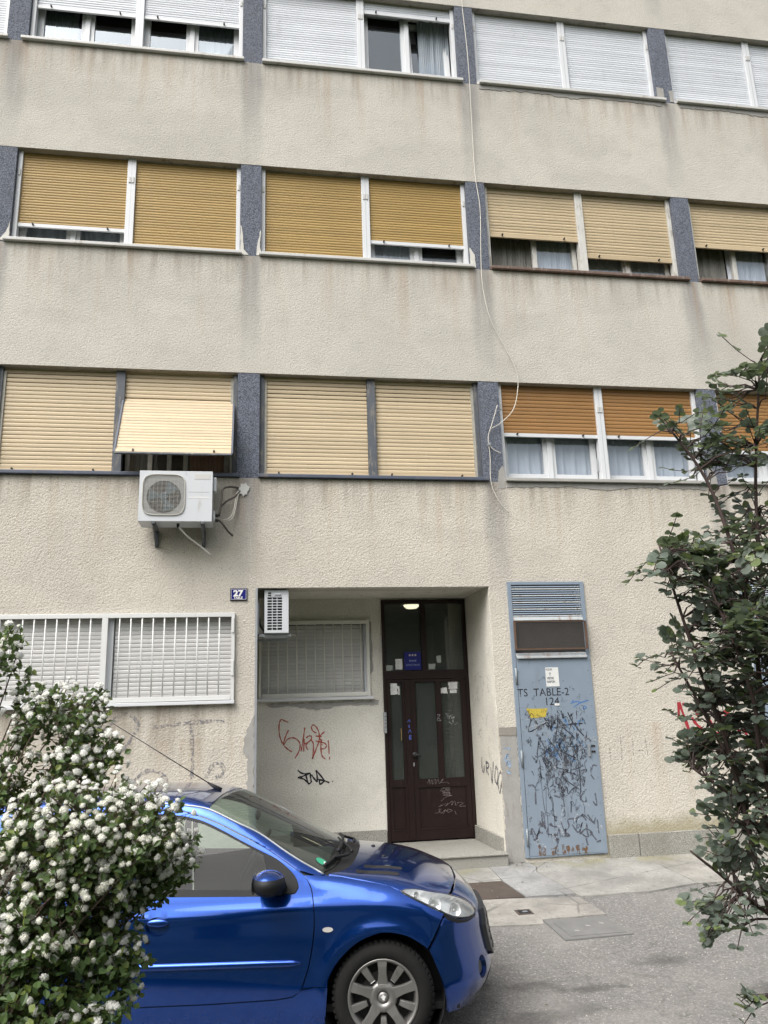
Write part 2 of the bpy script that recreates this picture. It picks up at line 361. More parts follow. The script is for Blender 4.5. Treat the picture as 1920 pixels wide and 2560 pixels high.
# ------------------------------------------------------------------ ground
def pchip(xs, ys):
    xs = np.array(xs, float); ys = np.array(ys, float); h = np.diff(xs); dl = np.diff(ys) / h
    m = np.zeros(len(xs)); m[0] = dl[0]; m[-1] = dl[-1]
    for i in range(1, len(xs) - 1):
        if dl[i-1] * dl[i] > 0:
            w1 = 2*h[i] + h[i-1]; w2 = h[i] + 2*h[i-1]; m[i] = (w1 + w2) / (w1/dl[i-1] + w2/dl[i])
    def f(x):
        x = np.clip(np.asarray(x, float), xs[0], xs[-1]); i = np.clip(np.searchsorted(xs, x) - 1, 0, len(h) - 1); t = (x - xs[i]) / h[i]
        return ys[i]*(1+2*t)*(1-t)**2 + h[i]*m[i]*t*(1-t)**2 + ys[i+1]*t*t*(3-2*t) + h[i]*m[i+1]*t*t*(t-1)
    return f
gz = pchip([-60, -9, -4, -3.0, -2.4, -1.8, -1.2, -.6, 0, 3], [-.36, -.34, -.315, -.3125, -.268, -.185, -.108, -.052, 0, 0])
mb = MB(); ys = [-400, -60, -20, -12, -9] + [-9 + .15 * i for i in range(1, 61)] + [3, 40, 400]; xs_ = [-400, -60, -20, -8, 0, 8, 20, 60, 400]
for y in ys:
    for x in xs_: mb.v.append((x, y, float(gz(y)) - .004))
for j in range(len(ys) - 1):
    for i in range(len(xs_) - 1):
        a = j * len(xs_) + i; mb.f.append((a, a + 1, a + 1 + len(xs_), a + len(xs_)))
tag(mb.build('ground', M['asphalt'], smooth=True), kind='structure')
# dark planted verge beside the camera, unseen, added to darken the car doors' reflections
mb = MB(); yv = [-30, -14, -9] + [-9 + .2 * i for i in range(1, 25)]; xv = [-60, -20] + [-10 + .5 * i for i in range(41)] + [20, 60]
for y in yv:
    for x in xv: mb.v.append((x, y, float(gz(y)) + .02 + .06 * rng.random() + (.10 if y < -5.4 else 0)))
for j in range(len(yv) - 1):
    for i in range(len(xv) - 1): a = j * len(xv) + i; mb.f.append((a, a + 1, a + 1 + len(xv), a + len(xv)))
s = NT('ground ivy and soil'); c = s.mix(s.ramp(s.noise(s.obj, 14, 5, .7), .35, .65), (.018, .026, .010), (.06, .075, .03)); s.p(Base_Color=c, Roughness=1.0, Normal=s.bump(s.noise(s.obj, 30, 4), 1.0, .05))
tag(mb.build('unseen_verge', s.m), kind='structure')
# wooded hills across the street behind the camera
mb = MB(); nx, ny = 60, 10
for j in range(ny + 1):
    for i in range(nx + 1):
        x = -160 + 320 * i / nx; t = j / ny; y = -34 - 36 * t
        z = -.6 + (19 + 3.5 * math.sin(x * .05 + 1) + 2 * math.sin(x * .13)) * (1 - (1 - t) ** 2) + .9 * rng.random() * (j > 0)
        mb.v.append((x, y, z))
for j in range(ny):
    for i in range(nx): a = j * (nx + 1) + i; mb.f.append((a, a + 1, a + nx + 2, a + nx + 1))
tag(mb.build('hills', M['hill']), kind='structure')

def gpoly(pts, name, m, parent, top, thick=.03, sub=.12, bevel=0.0, jag=0.0):
    """a slab that follows the fall of the ground; outline in X,Y"""
    ol = []
    for i, p in enumerate(pts):
        q = pts[(i + 1) % len(pts)]; L = math.dist(p, q); n = max(1, int(L / sub))
        for k in range(n):
            jx, jy = (rng.uniform(-jag, jag), rng.uniform(-jag, jag)) if k else (0, 0)
            ol.append((p[0] + (q[0] - p[0]) * k / n + jx, p[1] + (q[1] - p[1]) * k / n + jy))
    mb = MB()
    topv = [(x, y, float(gz(y)) + top) for x, y in ol]
    mb.prism([(x, y, z) for x, y, z in reversed(topv)], (0, 0, -thick))
    return mb.build(name, m, parent)
pav = tag(empty('pavement', (0, 0, 0)), kind='structure')
g_ = .004
gpoly([(-6, -.005), (.9, -.005), (.9, -.565), (-6, -.565)], 'slab', M['conc1'], pav, .012, jag=.004)
gpoly([(.91, -.005), (2.425, -.06), (2.43, -.30), (2.422, -.562), (.91, -.565)], 'slab', M['conc1'], pav, .012, jag=.005)
gpoly([(2.436, -.06), (2.641, -.005), (2.90, -.005), (2.905, -.19), (2.846, -.39), (2.90, -.60), (2.93, -.85), (2.96, -1.09), (2.492, -1.082), (2.433, -.566)], 'slab', M['conc2'], pav, .016, jag=.01)
gpoly([(2.912, -.005), (4.148, -.005), (4.155, -.12), (4.222, -1.03), (3.64, -1.165), (2.99, -1.165), (2.968, -1.09), (2.938, -.85), (2.910, -.60), (2.856, -.39), (2.915, -.19)], 'slab', M['conc1'], pav, .014, jag=.008)
gpoly([(4.158, -.005), (9.5, -.005), (9.5, -1.1), (4.23, -1.03), (4.165, -.12)], 'slab', M['conc4'], pav, .012, jag=.004)
gpoly([(-6, -.575), (1.25, -.575), (1.25, -1.05), (-6, -1.05)], 'slab', M['conc3'], pav, .010)
gpoly([(-6, -1.06), (2.036, -1.06), (2.49, -1.096), (2.965, -1.17), (3.03, -1.605), (2.446, -1.615), (2.433, -1.70), (1.96, -1.675), (-6, -1.66)], 'slab', M['conc3'], pav, .008, jag=.008)
tag(gpoly([(1.27, -.575), (2.422, -.572), (2.48, -1.08), (1.27, -1.045)], 'cover_plate', M['plate'], None, .015), 'dark brown steel plate let into the concrete by the doorstep', 'cover plate')
t = tag(empty('manhole_cover', (0, 0, 0)), 'square grey manhole cover in its frame flush with the asphalt', 'manhole cover')
gpoly([(2.451, -1.628), (2.983, -1.645), (3.075, -2.016), (2.485, -2.038)], 'frame', M['iron'], t, .007)
gpoly([(2.511, -1.675), (2.975, -1.675), (3.030, -1.985), (2.553, -1.990)], 'lid', M['iron'], t, .011)
for q in ((2.62, -1.88), (2.75, -1.80), (2.88, -1.77)):
    gpoly([(q[0], q[1]), (q[0] + .035, q[1] - .01), (q[0] + .04, q[1] - .03), (q[0] + .005, q[1] - .022)], 'lifting_eye', M['cement'], t, .0125, .004)
t = tag(empty('inspection_lid', (0, 0, 0)), 'small dark square utility lid in the warm concrete strip', 'lid')
gpoly([(2.278, -1.378), (2.417, -1.380), (2.423, -1.487), (2.284, -1.489)], 'frame', M['plate'], t, .011)
gpoly([(2.30, -1.395), (2.402, -1.397), (2.406, -1.47), (2.305, -1.472)], 'lid', M['black'], t, .013)
gpoly([(2.335, -1.42), (2.38, -1.421), (2.383, -1.445), (2.338, -1.446)], 'marking', M['steel'], t, .0145, .003)
# fallen petals and leaf scraps
for nm_, col_, lab_, n_ in (('fallen_petals', (.62, .61, .55), 'white fallen petals scattered over the street', 160), ('leaf_litter', (.10, .085, .04), 'brown leaf scraps along the wall and pavement joints', 130)):
    mb = MB()
    for k in range(n_):
        if nm_ == 'leaf_litter' and k % 2: x = rng.uniform(2.7, 6.0); y = -.06 - abs(rng.gauss(0, .06))
        else: x = rng.uniform(1.0, 5.5); y = rng.uniform(-4.0, -.3)
        r_ = rng.uniform(.004, .008) if nm_ == 'fallen_petals' else rng.uniform(.006, .016); a0 = rng.random() * 6; z = float(gz(y)) + (.02 if y > -1.7 else .004)
        mb.add([(x + r_ * math.cos(a0), y + r_ * math.sin(a0), z), (x + r_ * .6 * math.cos(a0 + 1.5), y + r_ * .6 * math.sin(a0 + 1.5), z + .003), (x - r_ * math.cos(a0), y - r_ * math.sin(a0), z + .001), (x + r_ * .6 * math.cos(a0 - 1.5), y + r_ * .6 * math.sin(a0 - 1.5), z + .004)], [(0, 1, 2, 3)])
    tag(mb.build(nm_, mat(nm_.replace('_', ' '), col_, .9, var=.3, scale=30)), lab_, nm_.replace('_', ' ').split()[-1], kind='stuff')
# loose grit and stones on the asphalt
mb = MB()
for k in range(900):
    x = rng.uniform(.6, 5.5); y = rng.uniform(-5.5, -1.25); r_ = .003 + .006 * rng.random() ** 3
    if x < 3.1 and y > -2.1: continue
    z = float(gz(y)) - .004
    a = rng.random() * 6
    mb.add([(x + r_ * math.cos(a), y + r_ * math.sin(a), z), (x + r_ * math.cos(a + 2), y + r_ * math.sin(a + 2), z), (x + r_ * math.cos(a + 4.2), y + r_ * math.sin(a + 4.2), z), (x, y, z + r_ * .8)], [(0, 1, 3), (1, 2, 3), (2, 0, 3)])
tag(mb.build('gravel', mat('pale grit', (.42, .40, .36), .9, var=.3, scale=60)), 'pale loose grit scattered on the asphalt', 'gravel', kind='stuff')
# ------------------------------------------------------------------ apartment building
B = tag(empty('apartment_building', (0, 0, 0)), 'beige roughcast apartment block with blue grey pillars and roller shutters', 'building')
XL, XR = -6.3, 8.75
def wall_holes(name, m, x0, x1, z0, z1, y0, y1, holes, parent):
    xs = sorted({x0, x1, *[h[0] for h in holes], *[h[1] for h in holes]}); zs = sorted({z0, z1, *[h[2] for h in holes], *[h[3] for h in holes]})
    solid = lambda i, j: 0 <= i < len(xs)-1 and 0 <= j < len(zs)-1 and not any(h[0] <= (xs[i]+xs[i+1])/2 <= h[1] and h[2] <= (zs[j]+zs[j+1])/2 <= h[3] for h in holes)
    mb = MB()
    for i in range(len(xs) - 1):
        for j in range(len(zs) - 1):
            if not solid(i, j): continue
            a, b, c, d = xs[i], xs[i+1], zs[j], zs[j+1]
            mb.poly([(a, y0, c), (b, y0, c), (b, y0, d), (a, y0, d)]); mb.poly([(a, y1, c), (a, y1, d), (b, y1, d), (b, y1, c)])
            if not solid(i-1, j): mb.poly([(a, y0, c), (a, y0, d), (a, y1, d), (a, y1, c)])
            if not solid(i+1, j): mb.poly([(b, y0, c), (b, y1, c), (b, y1, d), (b, y0, d)])
            if not solid(i, j-1): mb.poly([(a, y0, c), (a, y1, c), (b, y1, c), (b, y0, c)])
            if not solid(i, j+1): mb.poly([(a, y0, d), (b, y0, d), (b, y1, d), (a, y1, d)])
    return mb.build(name, m, parent)
GW = (-2.86, -.19, 1.775, 2.66)          # barred window beside the entrance
RX0, RX1, RZ, RY = .042, 2.652, 2.954, 1.12
wall_holes('ground_floor_wall', M['wall_low'], XL, XR, -.4, ZB1, 0, .30, [GW, (RX0, RX1, -.4, RZ), (5.77, 6.62, 2.62, 2.98), (2.90, 3.71, 2.60, 2.97)], B)
for k in range(3):
    zt = ZB1 + ST * (k + 1) if k < 2 else 12.9
    box('spandrel', M['wall_up'], B, XL, XR, 0, .30, ZS1 + ST * k, zt)
M['soffit_shade'] = mat('shaded window head', (.28, .26, .22), .95, var=.3, scale=5, bump=.5, bscale=40, dirt=.4, dirtcol=(.09, .08, .065))  # window-head shade painted into a darker soffit colour, grime noise over it
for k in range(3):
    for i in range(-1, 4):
        px = X0 + BAY * i; box('soffit', M['soffit_shade'], B, px + PW + .003, px + BAY - .003, .004, .099, ZS1 + ST * k - .004, ZS1 + ST * k - .001)  # thin plate added under the spandrel to carry the painted shade
for k in range(3):
    for i in range(-1, 5):
        px = X0 + BAY * i
        o = box('pillar', M['pillar'], B, px, px + PW, .004, .32, ZB1 + ST * k + .001, ZS1 + ST * k - .001)
# slabs, back and side walls keep the rooms dark
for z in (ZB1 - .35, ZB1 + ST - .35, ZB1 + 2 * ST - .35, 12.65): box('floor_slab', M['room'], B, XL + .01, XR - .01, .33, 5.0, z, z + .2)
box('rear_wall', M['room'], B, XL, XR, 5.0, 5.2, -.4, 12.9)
for x in (XL, XR - .2): box('side_wall', M['wall_up'], B, x, x + .2, .31, 4.99, -.4, 12.88)
box('roof_slab', M['cement'], B, XL - .1, XR + .1, -.12, 5.3, 12.905, 13.1)
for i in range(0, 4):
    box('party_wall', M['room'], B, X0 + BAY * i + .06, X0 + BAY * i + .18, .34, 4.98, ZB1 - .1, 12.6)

# --- entrance recess: reveals, ceiling, back wall with its window and door openings
DW = (1.575, 2.650, -.4, 2.965)
RW = (.10, 1.40, 1.80, 2.70)
wall_holes('recess_wall', M['recess'], RX0 - .3, RX1, -.4, RZ + .25, RY, RY + .25, [DW, RW], B)
box('recess_reveal', M['recess'], B, RX0 - .28, RX0, .301, RY - .001, -.4, RZ + .2)
M['reveal'] = wall_material('cream painted reveal', (.76, .745, .67), (.70, .68, .60), .35, streaks=False)
box('recess_reveal', M['reveal'], B, RX1, RX1 + .28, .301, RY + .9, -.4, RZ + .2)
# smooth lining of the front jambs
box('recess_jamb', M['reveal'], B, RX1 - .003, RX1 + .02, .004, .300, .13, RZ - .002)
box('recess_jamb', M['recess'], B, RX0 - .02, RX0 + .003, .004, .300, .13, RZ - .002)
MB().add([(RX0 + .004, .002, RZ - .003), (RX1 - .004, .002, RZ - .003), (RX1 - .004, RY - .002, RZ + .03), (RX0 + .004, RY - .002, RZ + .03)], [(0, 3, 2, 1)]).build('recess_ceiling', M['soffit'], B)
box('corner_bead', M['steel'], B, RX0 - .018, RX0 + .006, -.008, .02, .10, RZ)
mb = MB().box(RX0 + .005, RX1 - .005, -.10, RY - .003, -.3, .118); mb.build('doorstep', M['stone'], B, bevel=.006)
box('doorstep_lip', M['stone'], B, RX0 + .005, RX1 - .005, -.118, .10, .119, .135, bevel=.004)
box('skirting', M['stone'], B, RX1 - .03, RX1 - .004, .03, RY - .01, .12, .27, bevel=.003)
box('skirting', M['stone'], B, RX0 + .005, DW[0] - .01, RY - .025, RY - .004, .12, .27, bevel=.003)
# plinth blocks
px = 3.80
for L in (.345, 1.33, 1.2, 1.1):
    box('plinth_block', M['stone'], B, px, px + L - .008, -.045, -.002, -.12, .242, bevel=.006); px += L
px = -6.0
for L in (1.5, 1.5, 1.5, 1.5):
    box('plinth_block', M['stone'], B, px, px + L - .008, -.03, -.002, -.12, .16, bevel=.006); px += L
# cement patches
def patch(pts, y, m, name='plaster_patch', th=.006, n=5, jag=.012):
    ol = []
    for i, p in enumerate(pts):
        q = pts[(i + 1) % len(pts)]; k = max(1, int(math.dist(p, q) / .035))
        for e in range(k):
            j = (rng.uniform(-jag, jag), rng.uniform(-jag, jag)) if e else (0, 0)
            ol.append((p[0] + (q[0]-p[0])*e/k + j[0], y, p[1] + (q[1]-p[1])*e/k + j[1]))
    return MB().prism(ol, (0, -th, 0)).build(name, m, B)
patch([(RX1 + .012, .02), (2.855, .02), (2.85, .5), (2.855, 1.0), (2.855, 1.31), (RX1 + .012, 1.31)], -.001, M['cement'])
patch([(RX1 + .01, 1.315), (2.856, 1.31), (2.856, 1.40), (RX1 + .01, 1.40)], -.001, mat('darker cement band', (.24, .225, .20), .95, var=.2, scale=10, bump=.5), th=.010, jag=.004)
patch([(RX0 - .02, .4), (RX0 - .02, 1.62), (-.03, 1.5), (-.085, 1.36), (-.09, 1.24), (-.035, 1.18), (-.045, .9), (-.03, .6)], -.001, M['cement'])
patch([(2.935, 4.12), (2.935, 4.36), (2.91, 4.40), (2.86, 4.33), (2.84, 4.12)], .0035, M['cement'], jag=.006)
patch([(5.545, 4.13), (5.545, 4.42), (5.62, 4.40), (5.66, 4.30), (5.66, 4.13)], .0035, M['cement'], jag=.006)
pw_ = mat('bare lime plaster', (.55, .54, .50), .95, var=.2, scale=12)
patch([(-2.825, 7.0), (-2.825, 7.27), (-2.86, 7.13), (-2.93, 7.02)], .0035, pw_, jag=.006)
patch([(-.19, 7.01), (-.19, 7.46), (-.165, 7.3), (-.15, 7.08), (-.09, 7.01)], .0035, pw_, jag=.006)
patch([(.05, 7.01), (.05, 7.36), (.02, 7.2), (.0, 7.01)], .0035, pw_, jag=.006)
patch([(2.68, 7.02), (2.68, 7.3), (2.74, 7.2), (2.75, 7.02)], .0035, pw_, jag=.006)
patch([(5.555, 9.81), (5.555, 10.05), (5.66, 10.03), (5.66, 9.81)], .0035, M['cement'], jag=.006)
patch([(5.74, 9.82), (5.74, 10.0), (5.80, 10.02), (5.80, 9.82)], .0035, M['cement'], jag=.006)
patch([(1.42, 2.70), (1.445, 2.70), (1.455, 2.1), (1.42, 2.05)], RY - .001, M['cement'], jag=.005)
patch([(.16, 1.735), (1.52, 1.745), (1.50, 1.69), (1.1, 1.70), (.75, 1.65), (.5, 1.70), (.2, 1.70)], RY - .001, M['cement'], jag=.01)
# skim line of mortar under three sills
for (a, b, z) in ((2.95, 5.6, 9.785), (5.88, 8.3, 9.785), (2.95, 5.5, 4.185)):
    patch([(a, z + .01), (b, z + .01), (b, z - .05), ((a+b)/2 + .4, z - .03), ((a+b)/2, z - .075), ((a+b)/2 - .5, z - .035), (a, z - .055)], -.001, M['cement'], jag=.012)
box('render_joint', M['cement'], B, -.62, -.05, -.004, -.001, .873, .883)

# ------------------------------------------------------------------ windows with roller shutters
slat_cache = {}
def slat_mesh(L, h, m, gap=0.0):
    key = (round(L, 3), round(h, 4), m.name)
    if key not in slat_cache:
        mb = MB(); prof = [(.003, 0), (-.0012, .05*h), (-.0028, .22*h), (-.0038, .5*h), (-.0030, .78*h), (-.0010, .96*h), (.003, 1.0*h)]
        for x in (0, L):
            for y, z in prof: mb.v.append((x, y, z))
        n = len(prof)
        for i in range(n - 1): mb.f.append((i, i + n, i + n + 1, i + 1))
        me = mb.mesh('slat', m, smooth=True); slat_cache[key] = me
    return slat_cache[key]
def shutter(win, x0, x1, ztop, zbot, h, m, y=.095, individual=True, bar=None, gaps=0, tilt=None, stops=True):
    """slats from zbot upwards; tilt=(z hinge, angle): the part below the hinge leans out"""
    L = x1 - x0; n = max(1, int(round((ztop - zbot - .05) / h))); me = slat_mesh(L, h, m)
    zs = []
    z = zbot + .045
    for k in range(n):
        zs.append(z); z += h + (.0055 if k >= n - gaps else 0)
    zs = [q for q in zs if q < ztop + .01]
    if individual:
        for q in zs: link('slat', me, win, (x0, y + rng.uniform(-.0005, .0005), q + rng.uniform(-.0008, .0008)), (0, rng.uniform(-.0010, .0010), 0))
    else:
        mb = MB()
        for q in zs:
            jz = rng.uniform(-.0005, .0005); mb.add([(v.co.x + x0, v.co.y + y + jz, v.co.z + q + jz) for v in me.vertices], [tuple(p.vertices) for p in me.polygons])
        tag(mb.build('roller_shutter', m, win, smooth=True), kind='stuff')
    box('bottom_bar', bar or m, win, x0 - .002, x1 + .002, y - .014, y + .012, zbot, zbot + .045, bevel=.003)
    box('dark_lining', M['black'], win, x0, x1, y + .02, y + .024, zbot + .05, ztop + .02)
    if stops:
        for q in (x0 + .14 * L, x1 - .16 * L): MB().lathe([(.0, -.03), (.011, -.03), (.011, 0)], (q, y - .012, zbot + .03), (0, 1, 0), 8).build('stopper', M['black'], win)
def sash(win, x0, x1, z0, z1, y, m, bw=.05, handle=None, pane='pane'):
    mb = MB().box(x0, x0+bw, y, y+.055, z0, z1).box(x1-bw, x1, y, y+.055, z0, z1).box(x0+bw, x1-bw, y, y+.055, z0, z0+bw).box(x0+bw, x1-bw, y, y+.055, z1-bw, z1)
    o = mb.build('sash', m, win, bevel=.004)
    g = MB().poly([(x0+bw-.004, y+.028, z0+bw-.004), (x1-bw+.004, y+.028, z0+bw-.004), (x1-bw+.004, y+.028, z1-bw+.004), (x0+bw-.004, y+.028, z1-bw+.004)]).build('pane', M[pane], win)
    return o, g
def curtain(win, x0, x1, z0, z1, y, m, waves=9, amp=.014):
    mb = MB(); n = 60
    for i in range(n + 1):
        x = x0 + (x1 - x0) * i / n; dy = amp * math.sin(i / n * waves * 6.283 + 1.3 * math.sin(i * .21)) + .01 * math.sin(i * 1.7)
        mb.v += [(x, y + dy, z0), (x, y + dy * .8, z1)]
    for i in range(n): mb.f.append((2*i, 2*i+2, 2*i+3, 2*i+1))
    return mb.build('curtain', m, win, smooth=True)
def window(fl, bay, fr, sill, cfg, sl=None, lip=(.03, .03)):
    zb = ZB1 + ST * (fl - 1); zs = ZS1 + ST * (fl - 1); a = X0 + BAY * bay + PW; b = X0 + BAY * (bay + 1); mid = (a + b) / 2
    win = empty('window', parent=B)
    zt = zb + .055
    box('sill', sill, win, a + .002, b - .002, 0.003, .16, zb + .012, zt, bevel=.003)
    box('sill_lip', sill, win, a - lip[0], b + lip[1], -.05, -.002, zb + .004, zt - .012, bevel=.006)
    fm = M[fr]; w1 = .052
    for (p, q, nm) in ((a + .002, a + w1, 'jamb'), (b - w1, b - .002, 'jamb'), (mid - .05, mid + .05, 'mullion')):
        if fr == 'darkfr':
            box(nm, fm, win, p, q, .055, .16, zt, zs - .002, bevel=.003)
            if nm == 'jamb': box('jamb_strip', M['greyfr'], win, p + (.004 if p < mid else -.03), q + (.03 if p < mid else -.004), .075, .17, zt, zs - .05)
        else:
            box(nm, fm, win, p, q, .06, .16, zt, zs - .002, bevel=.004)
            if nm == 'mullion' and fr != 'peel': box('mullion_joint', M['steel'], win, mid - .002, mid + .002, .0585, .0605, zt, zs - .01)
    if fr == 'white':
        for q in (a + .028, mid - .018, mid + .018, b - .028): box('bracket', M['sillw'], win, q - .014, q + .014, .05, .0595, zs - .34, zs - .26, bevel=.003)
    box('head', M['soffit'], win, a + .002, b - .002, .10, .30, zs - .05, zs - .003)
    halves = ((a + w1 + .002, mid - .052), (mid + .052, b - w1 - .002))
    for (x0, x1), hcfg in zip(halves, cfg):
        if hcfg is None: continue
        shutter(win, x0, x1, zs - .004, hcfg['z'], hcfg.get('h', .036), M[hcfg['m']], individual=hcfg.get('ind', False), bar=M[hcfg['bar']] if 'bar' in hcfg else None, gaps=hcfg.get('gaps', 0), stops=hcfg.get('stops', True))
        if hcfg['z'] > zt + .12:                 # glazing behind an open shutter
            sm_ = fm if fr != 'darkfr' else M['greyfr']; xm = (x0 + x1) / 2; opened = hcfg.get('open')
            box('frame_rail', sm_, win, x0, x1, .18, .25, zt - .01, zt + .045, bevel=.003)
            for k, (p, q) in enumerate(((x0 - .01, xm - .001), (xm + .001, x1 + .01))):
                if opened == 'left' and k == 0:
                    so_, g2_ = sash(win, 0, q - p, zt + .03, zs - .04, 0, sm_)
                    for o in (so_, g2_): o.location = (p, .20, 0); o.rotation_euler = (0, 0, R(66))
                    continue
                so_, g2_ = sash(win, p, q, zt + .03, zs - .04, .19, sm_, bw=.078 if fr == 'white' else .06)
                if opened == 'tilt' and k == 1:
                    for o in (so_, g2_):
                        me_ = o.data
                        for v in me_.vertices: v.co.y += (v.co.z - zt) * .13
            box('frame_post', sm_, win, xm - .03, xm + .03, .165, .189, zt + .03, zs - .04, bevel=.003) if opened != 'left' else None
            for q_, cm in hcfg.get('curt', (((x0, x1), 'curtw'),)):
                curtain(win, q_[0], q_[1], zt, zs - .03, .275, M[cm], waves=max(3, int((q_[1] - q_[0]) * 9)))
            # window stays and handles
            if fr == 'white' and fl == 1:
                for q in (x0 + .012, x1 - .012): MB().tube([(q, .15, zt + .12), (q, .13, zt + .14), (q, .13, zt + .30)], .008, 6).build('window_stay', M['steel'], win)
    return win
W_ = 'whitesl'
window(3, -1, 'white', M['sillw'], [dict(z=9.86, m=W_)] * 2)
window(3, 0, 'white', M['sillw'], [dict(z=10.40, m=W_, bar='white', curt=(((-2.8, -2.3), 'curtm'),)), dict(z=10.40, m=W_, bar='white', curt=(((-.85, -.2), 'curtm'),))], lip=(.07, .02))
window(3, 1, 'white', M['sillw'], [dict(z=9.86, m=W_, stops=False), dict(z=10.86, m=W_, bar='white', open='tilt', curt=(((2.2, 2.65), 'curtm'),))], lip=(.0, .05))
window(3, 2, 'white', M['sillw'], [dict(z=9.86, m=W_, stops=False)] * 2, lip=(-.03, .11))
window(3, 3, 'white', M['sillw'], [dict(z=9.86, m=W_, stops=False)] * 2, lip=(-.03, .05))
window(2, -1, 'white', M['sillw'], [dict(z=7.06, m='ochre')] * 2)
window(2, 0, 'white', M['sillw'], [dict(z=7.262, m='ochre', bar='white', curt=(((-2.8, -1.5), 'curtw'),)), dict(z=7.06, m='ochre', stops=False)], lip=(.06, .02))
window(2, 1, 'white', M['sillw'], [dict(z=7.06, m='ochre', stops=False), dict(z=7.325, m='ochre', bar='white', curt=(((1.4, 2.1), 'curtw'),))], lip=(.02, .04))
window(2, 2, 'peel', M['sillb'], [dict(z=7.535, m='beige', h=.043, ind=True, gaps=3, open='left', curt=(((3.0, 3.6), 'curtg'), ((3.62, 4.2), 'curtw'))), dict(z=7.31, m='beige', h=.043, ind=True, gaps=3, curt=(((4.3, 5.5), 'curtw'),))], lip=(-.02, .1))
window(2, 3, 'peel', M['sillb'], [dict(z=7.575, m='beige', h=.043, ind=True, gaps=2, open='left', curt=(((5.85, 6.4), 'curtg'), ((6.42, 7.0), 'curtw'))), dict(z=7.575, m='beige', h=.043)], lip=(-.02, .05))
window(1, -1, 'darkfr', M['silld'], [dict(z=4.26, m='cream', h=.0475)] * 2)
w10 = window(1, 0, 'darkfr', M['silld'], [dict(z=4.255, m='cream', h=.0475, ind=True, gaps=5), None], lip=(.0, .03))
window(1, 1, 'darkfr', M['silld'], [dict(z=4.258, m='cream', h=.0475, ind=True, gaps=6), dict(z=4.258, m='cream', h=.0475, ind=True, gaps=6)], lip=(.01, .05))
window(1, 2, 'white', M['sillg'], [dict(z=4.80, m='brown', h=.0485, ind=True, bar='white')] * 2, lip=(-.01, .0))
window(1, 3, 'white', M['sillg'], [dict(z=4.64, m='brown', h=.0485, ind=True, bar='white'), dict(z=4.64, m='brown', h=.0485, bar='white')], lip=(.0, .0))
# the pushed-out awning shutter over the air conditioner
x0, x1 = -1.458, -.252; L = x1 - x0; me = slat_mesh(L, .0475, M['cream'])
z = 5.155
for k in range(7): link('slat', me, w10, (x0, .095, z)); z += .0475 + (.004 if k > 2 else 0)
ang = math.atan2(.43, .79); up_ = Vector((0, math.sin(ang), math.cos(ang))); hinge = Vector((0, .10, 5.15))
n_ = 18
for k in range(n_):
    p = hinge - up_ * (.0475 * (k + 1)); link('slat', me, w10, (x0, p.y, p.z), (-ang, 0, 0))
low = hinge - up_ * (.0475 * n_ + .045)
def slanted(name, m, xa, xb, d0, d1, th=.02):
    mb = MB().box(xa, xb, -th, 0, d0, d1); o = mb.build(name, m, w10, bevel=.003); o.location = (0, low.y, low.z); o.rotation_euler = (-ang, 0, 0); return o
slanted('bottom_bar', M['cream'], x0, x1, 0, .045)
slanted('bottom_rail', M['darkfr'], x0 - .01, x1 + .01, -.022, -.002)
slanted('guide', M['silld'], x0 - .022, x0 - .002, 0, .90); slanted('guide', M['silld'], x1 + .002, x1 + .022, 0, .90)
for q in (x0 + .17, x1 - .19): slanted('stopper', M['black'], q, q + .018, .01, .035, .035)
for q in (x0 - .012, x1 + .012): MB().tube([(q, .09, 4.55), (q, low.y + .02, low.z + .02)], .008, 6).build('stay_arm', M['darkfr'], w10)
box('dark_lining', M['black'], w10, x0, x1, .122, .126, 5.15, 5.47)
for p, q in ((x0 + .02, -1.16), (-1.05, -.86), (-.74, -.62)): pass
for q in (x0 + .02, -1.19, -.98, -.80, -.34): box('sash_post', M['greyfr'], w10, q, q + .05, .19, .24, 4.25, 5.15, bevel=.003)
box('frame_rail', M['greyfr'], w10, x0, x1, .17, .25, 4.252, 4.30, bevel=.004)
curtain(w10, x0, -1.1, 4.25, 5.2, .36, M['curtg'], 5); curtain(w10, -.74, x1, 4.25, 5.2, .36, M['curto'], 5)
MB().poly([(x0, .215, 4.3), (x1, .215, 4.3), (x1, .215, 5.15), (x0, .215, 5.15)]).build('pane', M['pane'], w10)

# ------------------------------------------------------------------ barred ground floor windows
def barred(name_m, a, b, z0, z1, y, bars, fm, slm, slh, div=None, zsl=None):
    win = empty('barred_window', parent=B)
    y1 = y - .035
    mb = MB().box(a, a+.035, y1, y-.002, z0, z1).box(b-.035, b, y1, y-.002, z0, z1).box(a+.035, b-.035, y1, y-.002, z1-.045, z1).box(a+.035, b-.035, y1, y-.002, z0, z0+.05)
    mb.build('grille_frame', fm, win, bevel=.004)
    if div: box('grille_post', fm, win, div - .03, div + .03, y1 - .003, y - .003, z0 + .051, z1 - .046, bevel=.004)
    for q in bars: MB().tube([(q, y1 + .012, z0 + .04), (q, y1 + .012, z1 - .03)], .0072, 8).build('bar', fm, win, smooth=True)
    return win
gw = barred('bars', -2.90, -.19, 1.772, 2.685, -.002, [-2.78 + .1115 * k for k in range(11)] + [-1.375 + .1137 * k for k in range(10)], M['grille'], None, .045, div=-1.52)
box('sill', M['white'], gw, -2.94, -.185, -.06, .0, 1.735, 1.769, bevel=.005)
for (p, q) in ((-2.84, -1.545), (-1.43, -.22)): shutter(gw, p, q, 2.655, 1.80, .0445, M['greysl'], y=.07, individual=True, stops=False)
box('shutter_post', M['white'], gw, -1.535, -1.44, .03, .12, 1.79, 2.655, bevel=.004)
for z in (2.47, 2.02): box('hinge', M['grille'], gw, -.222, -.196, -.052, -.039, z, z + .16, bevel=.004)
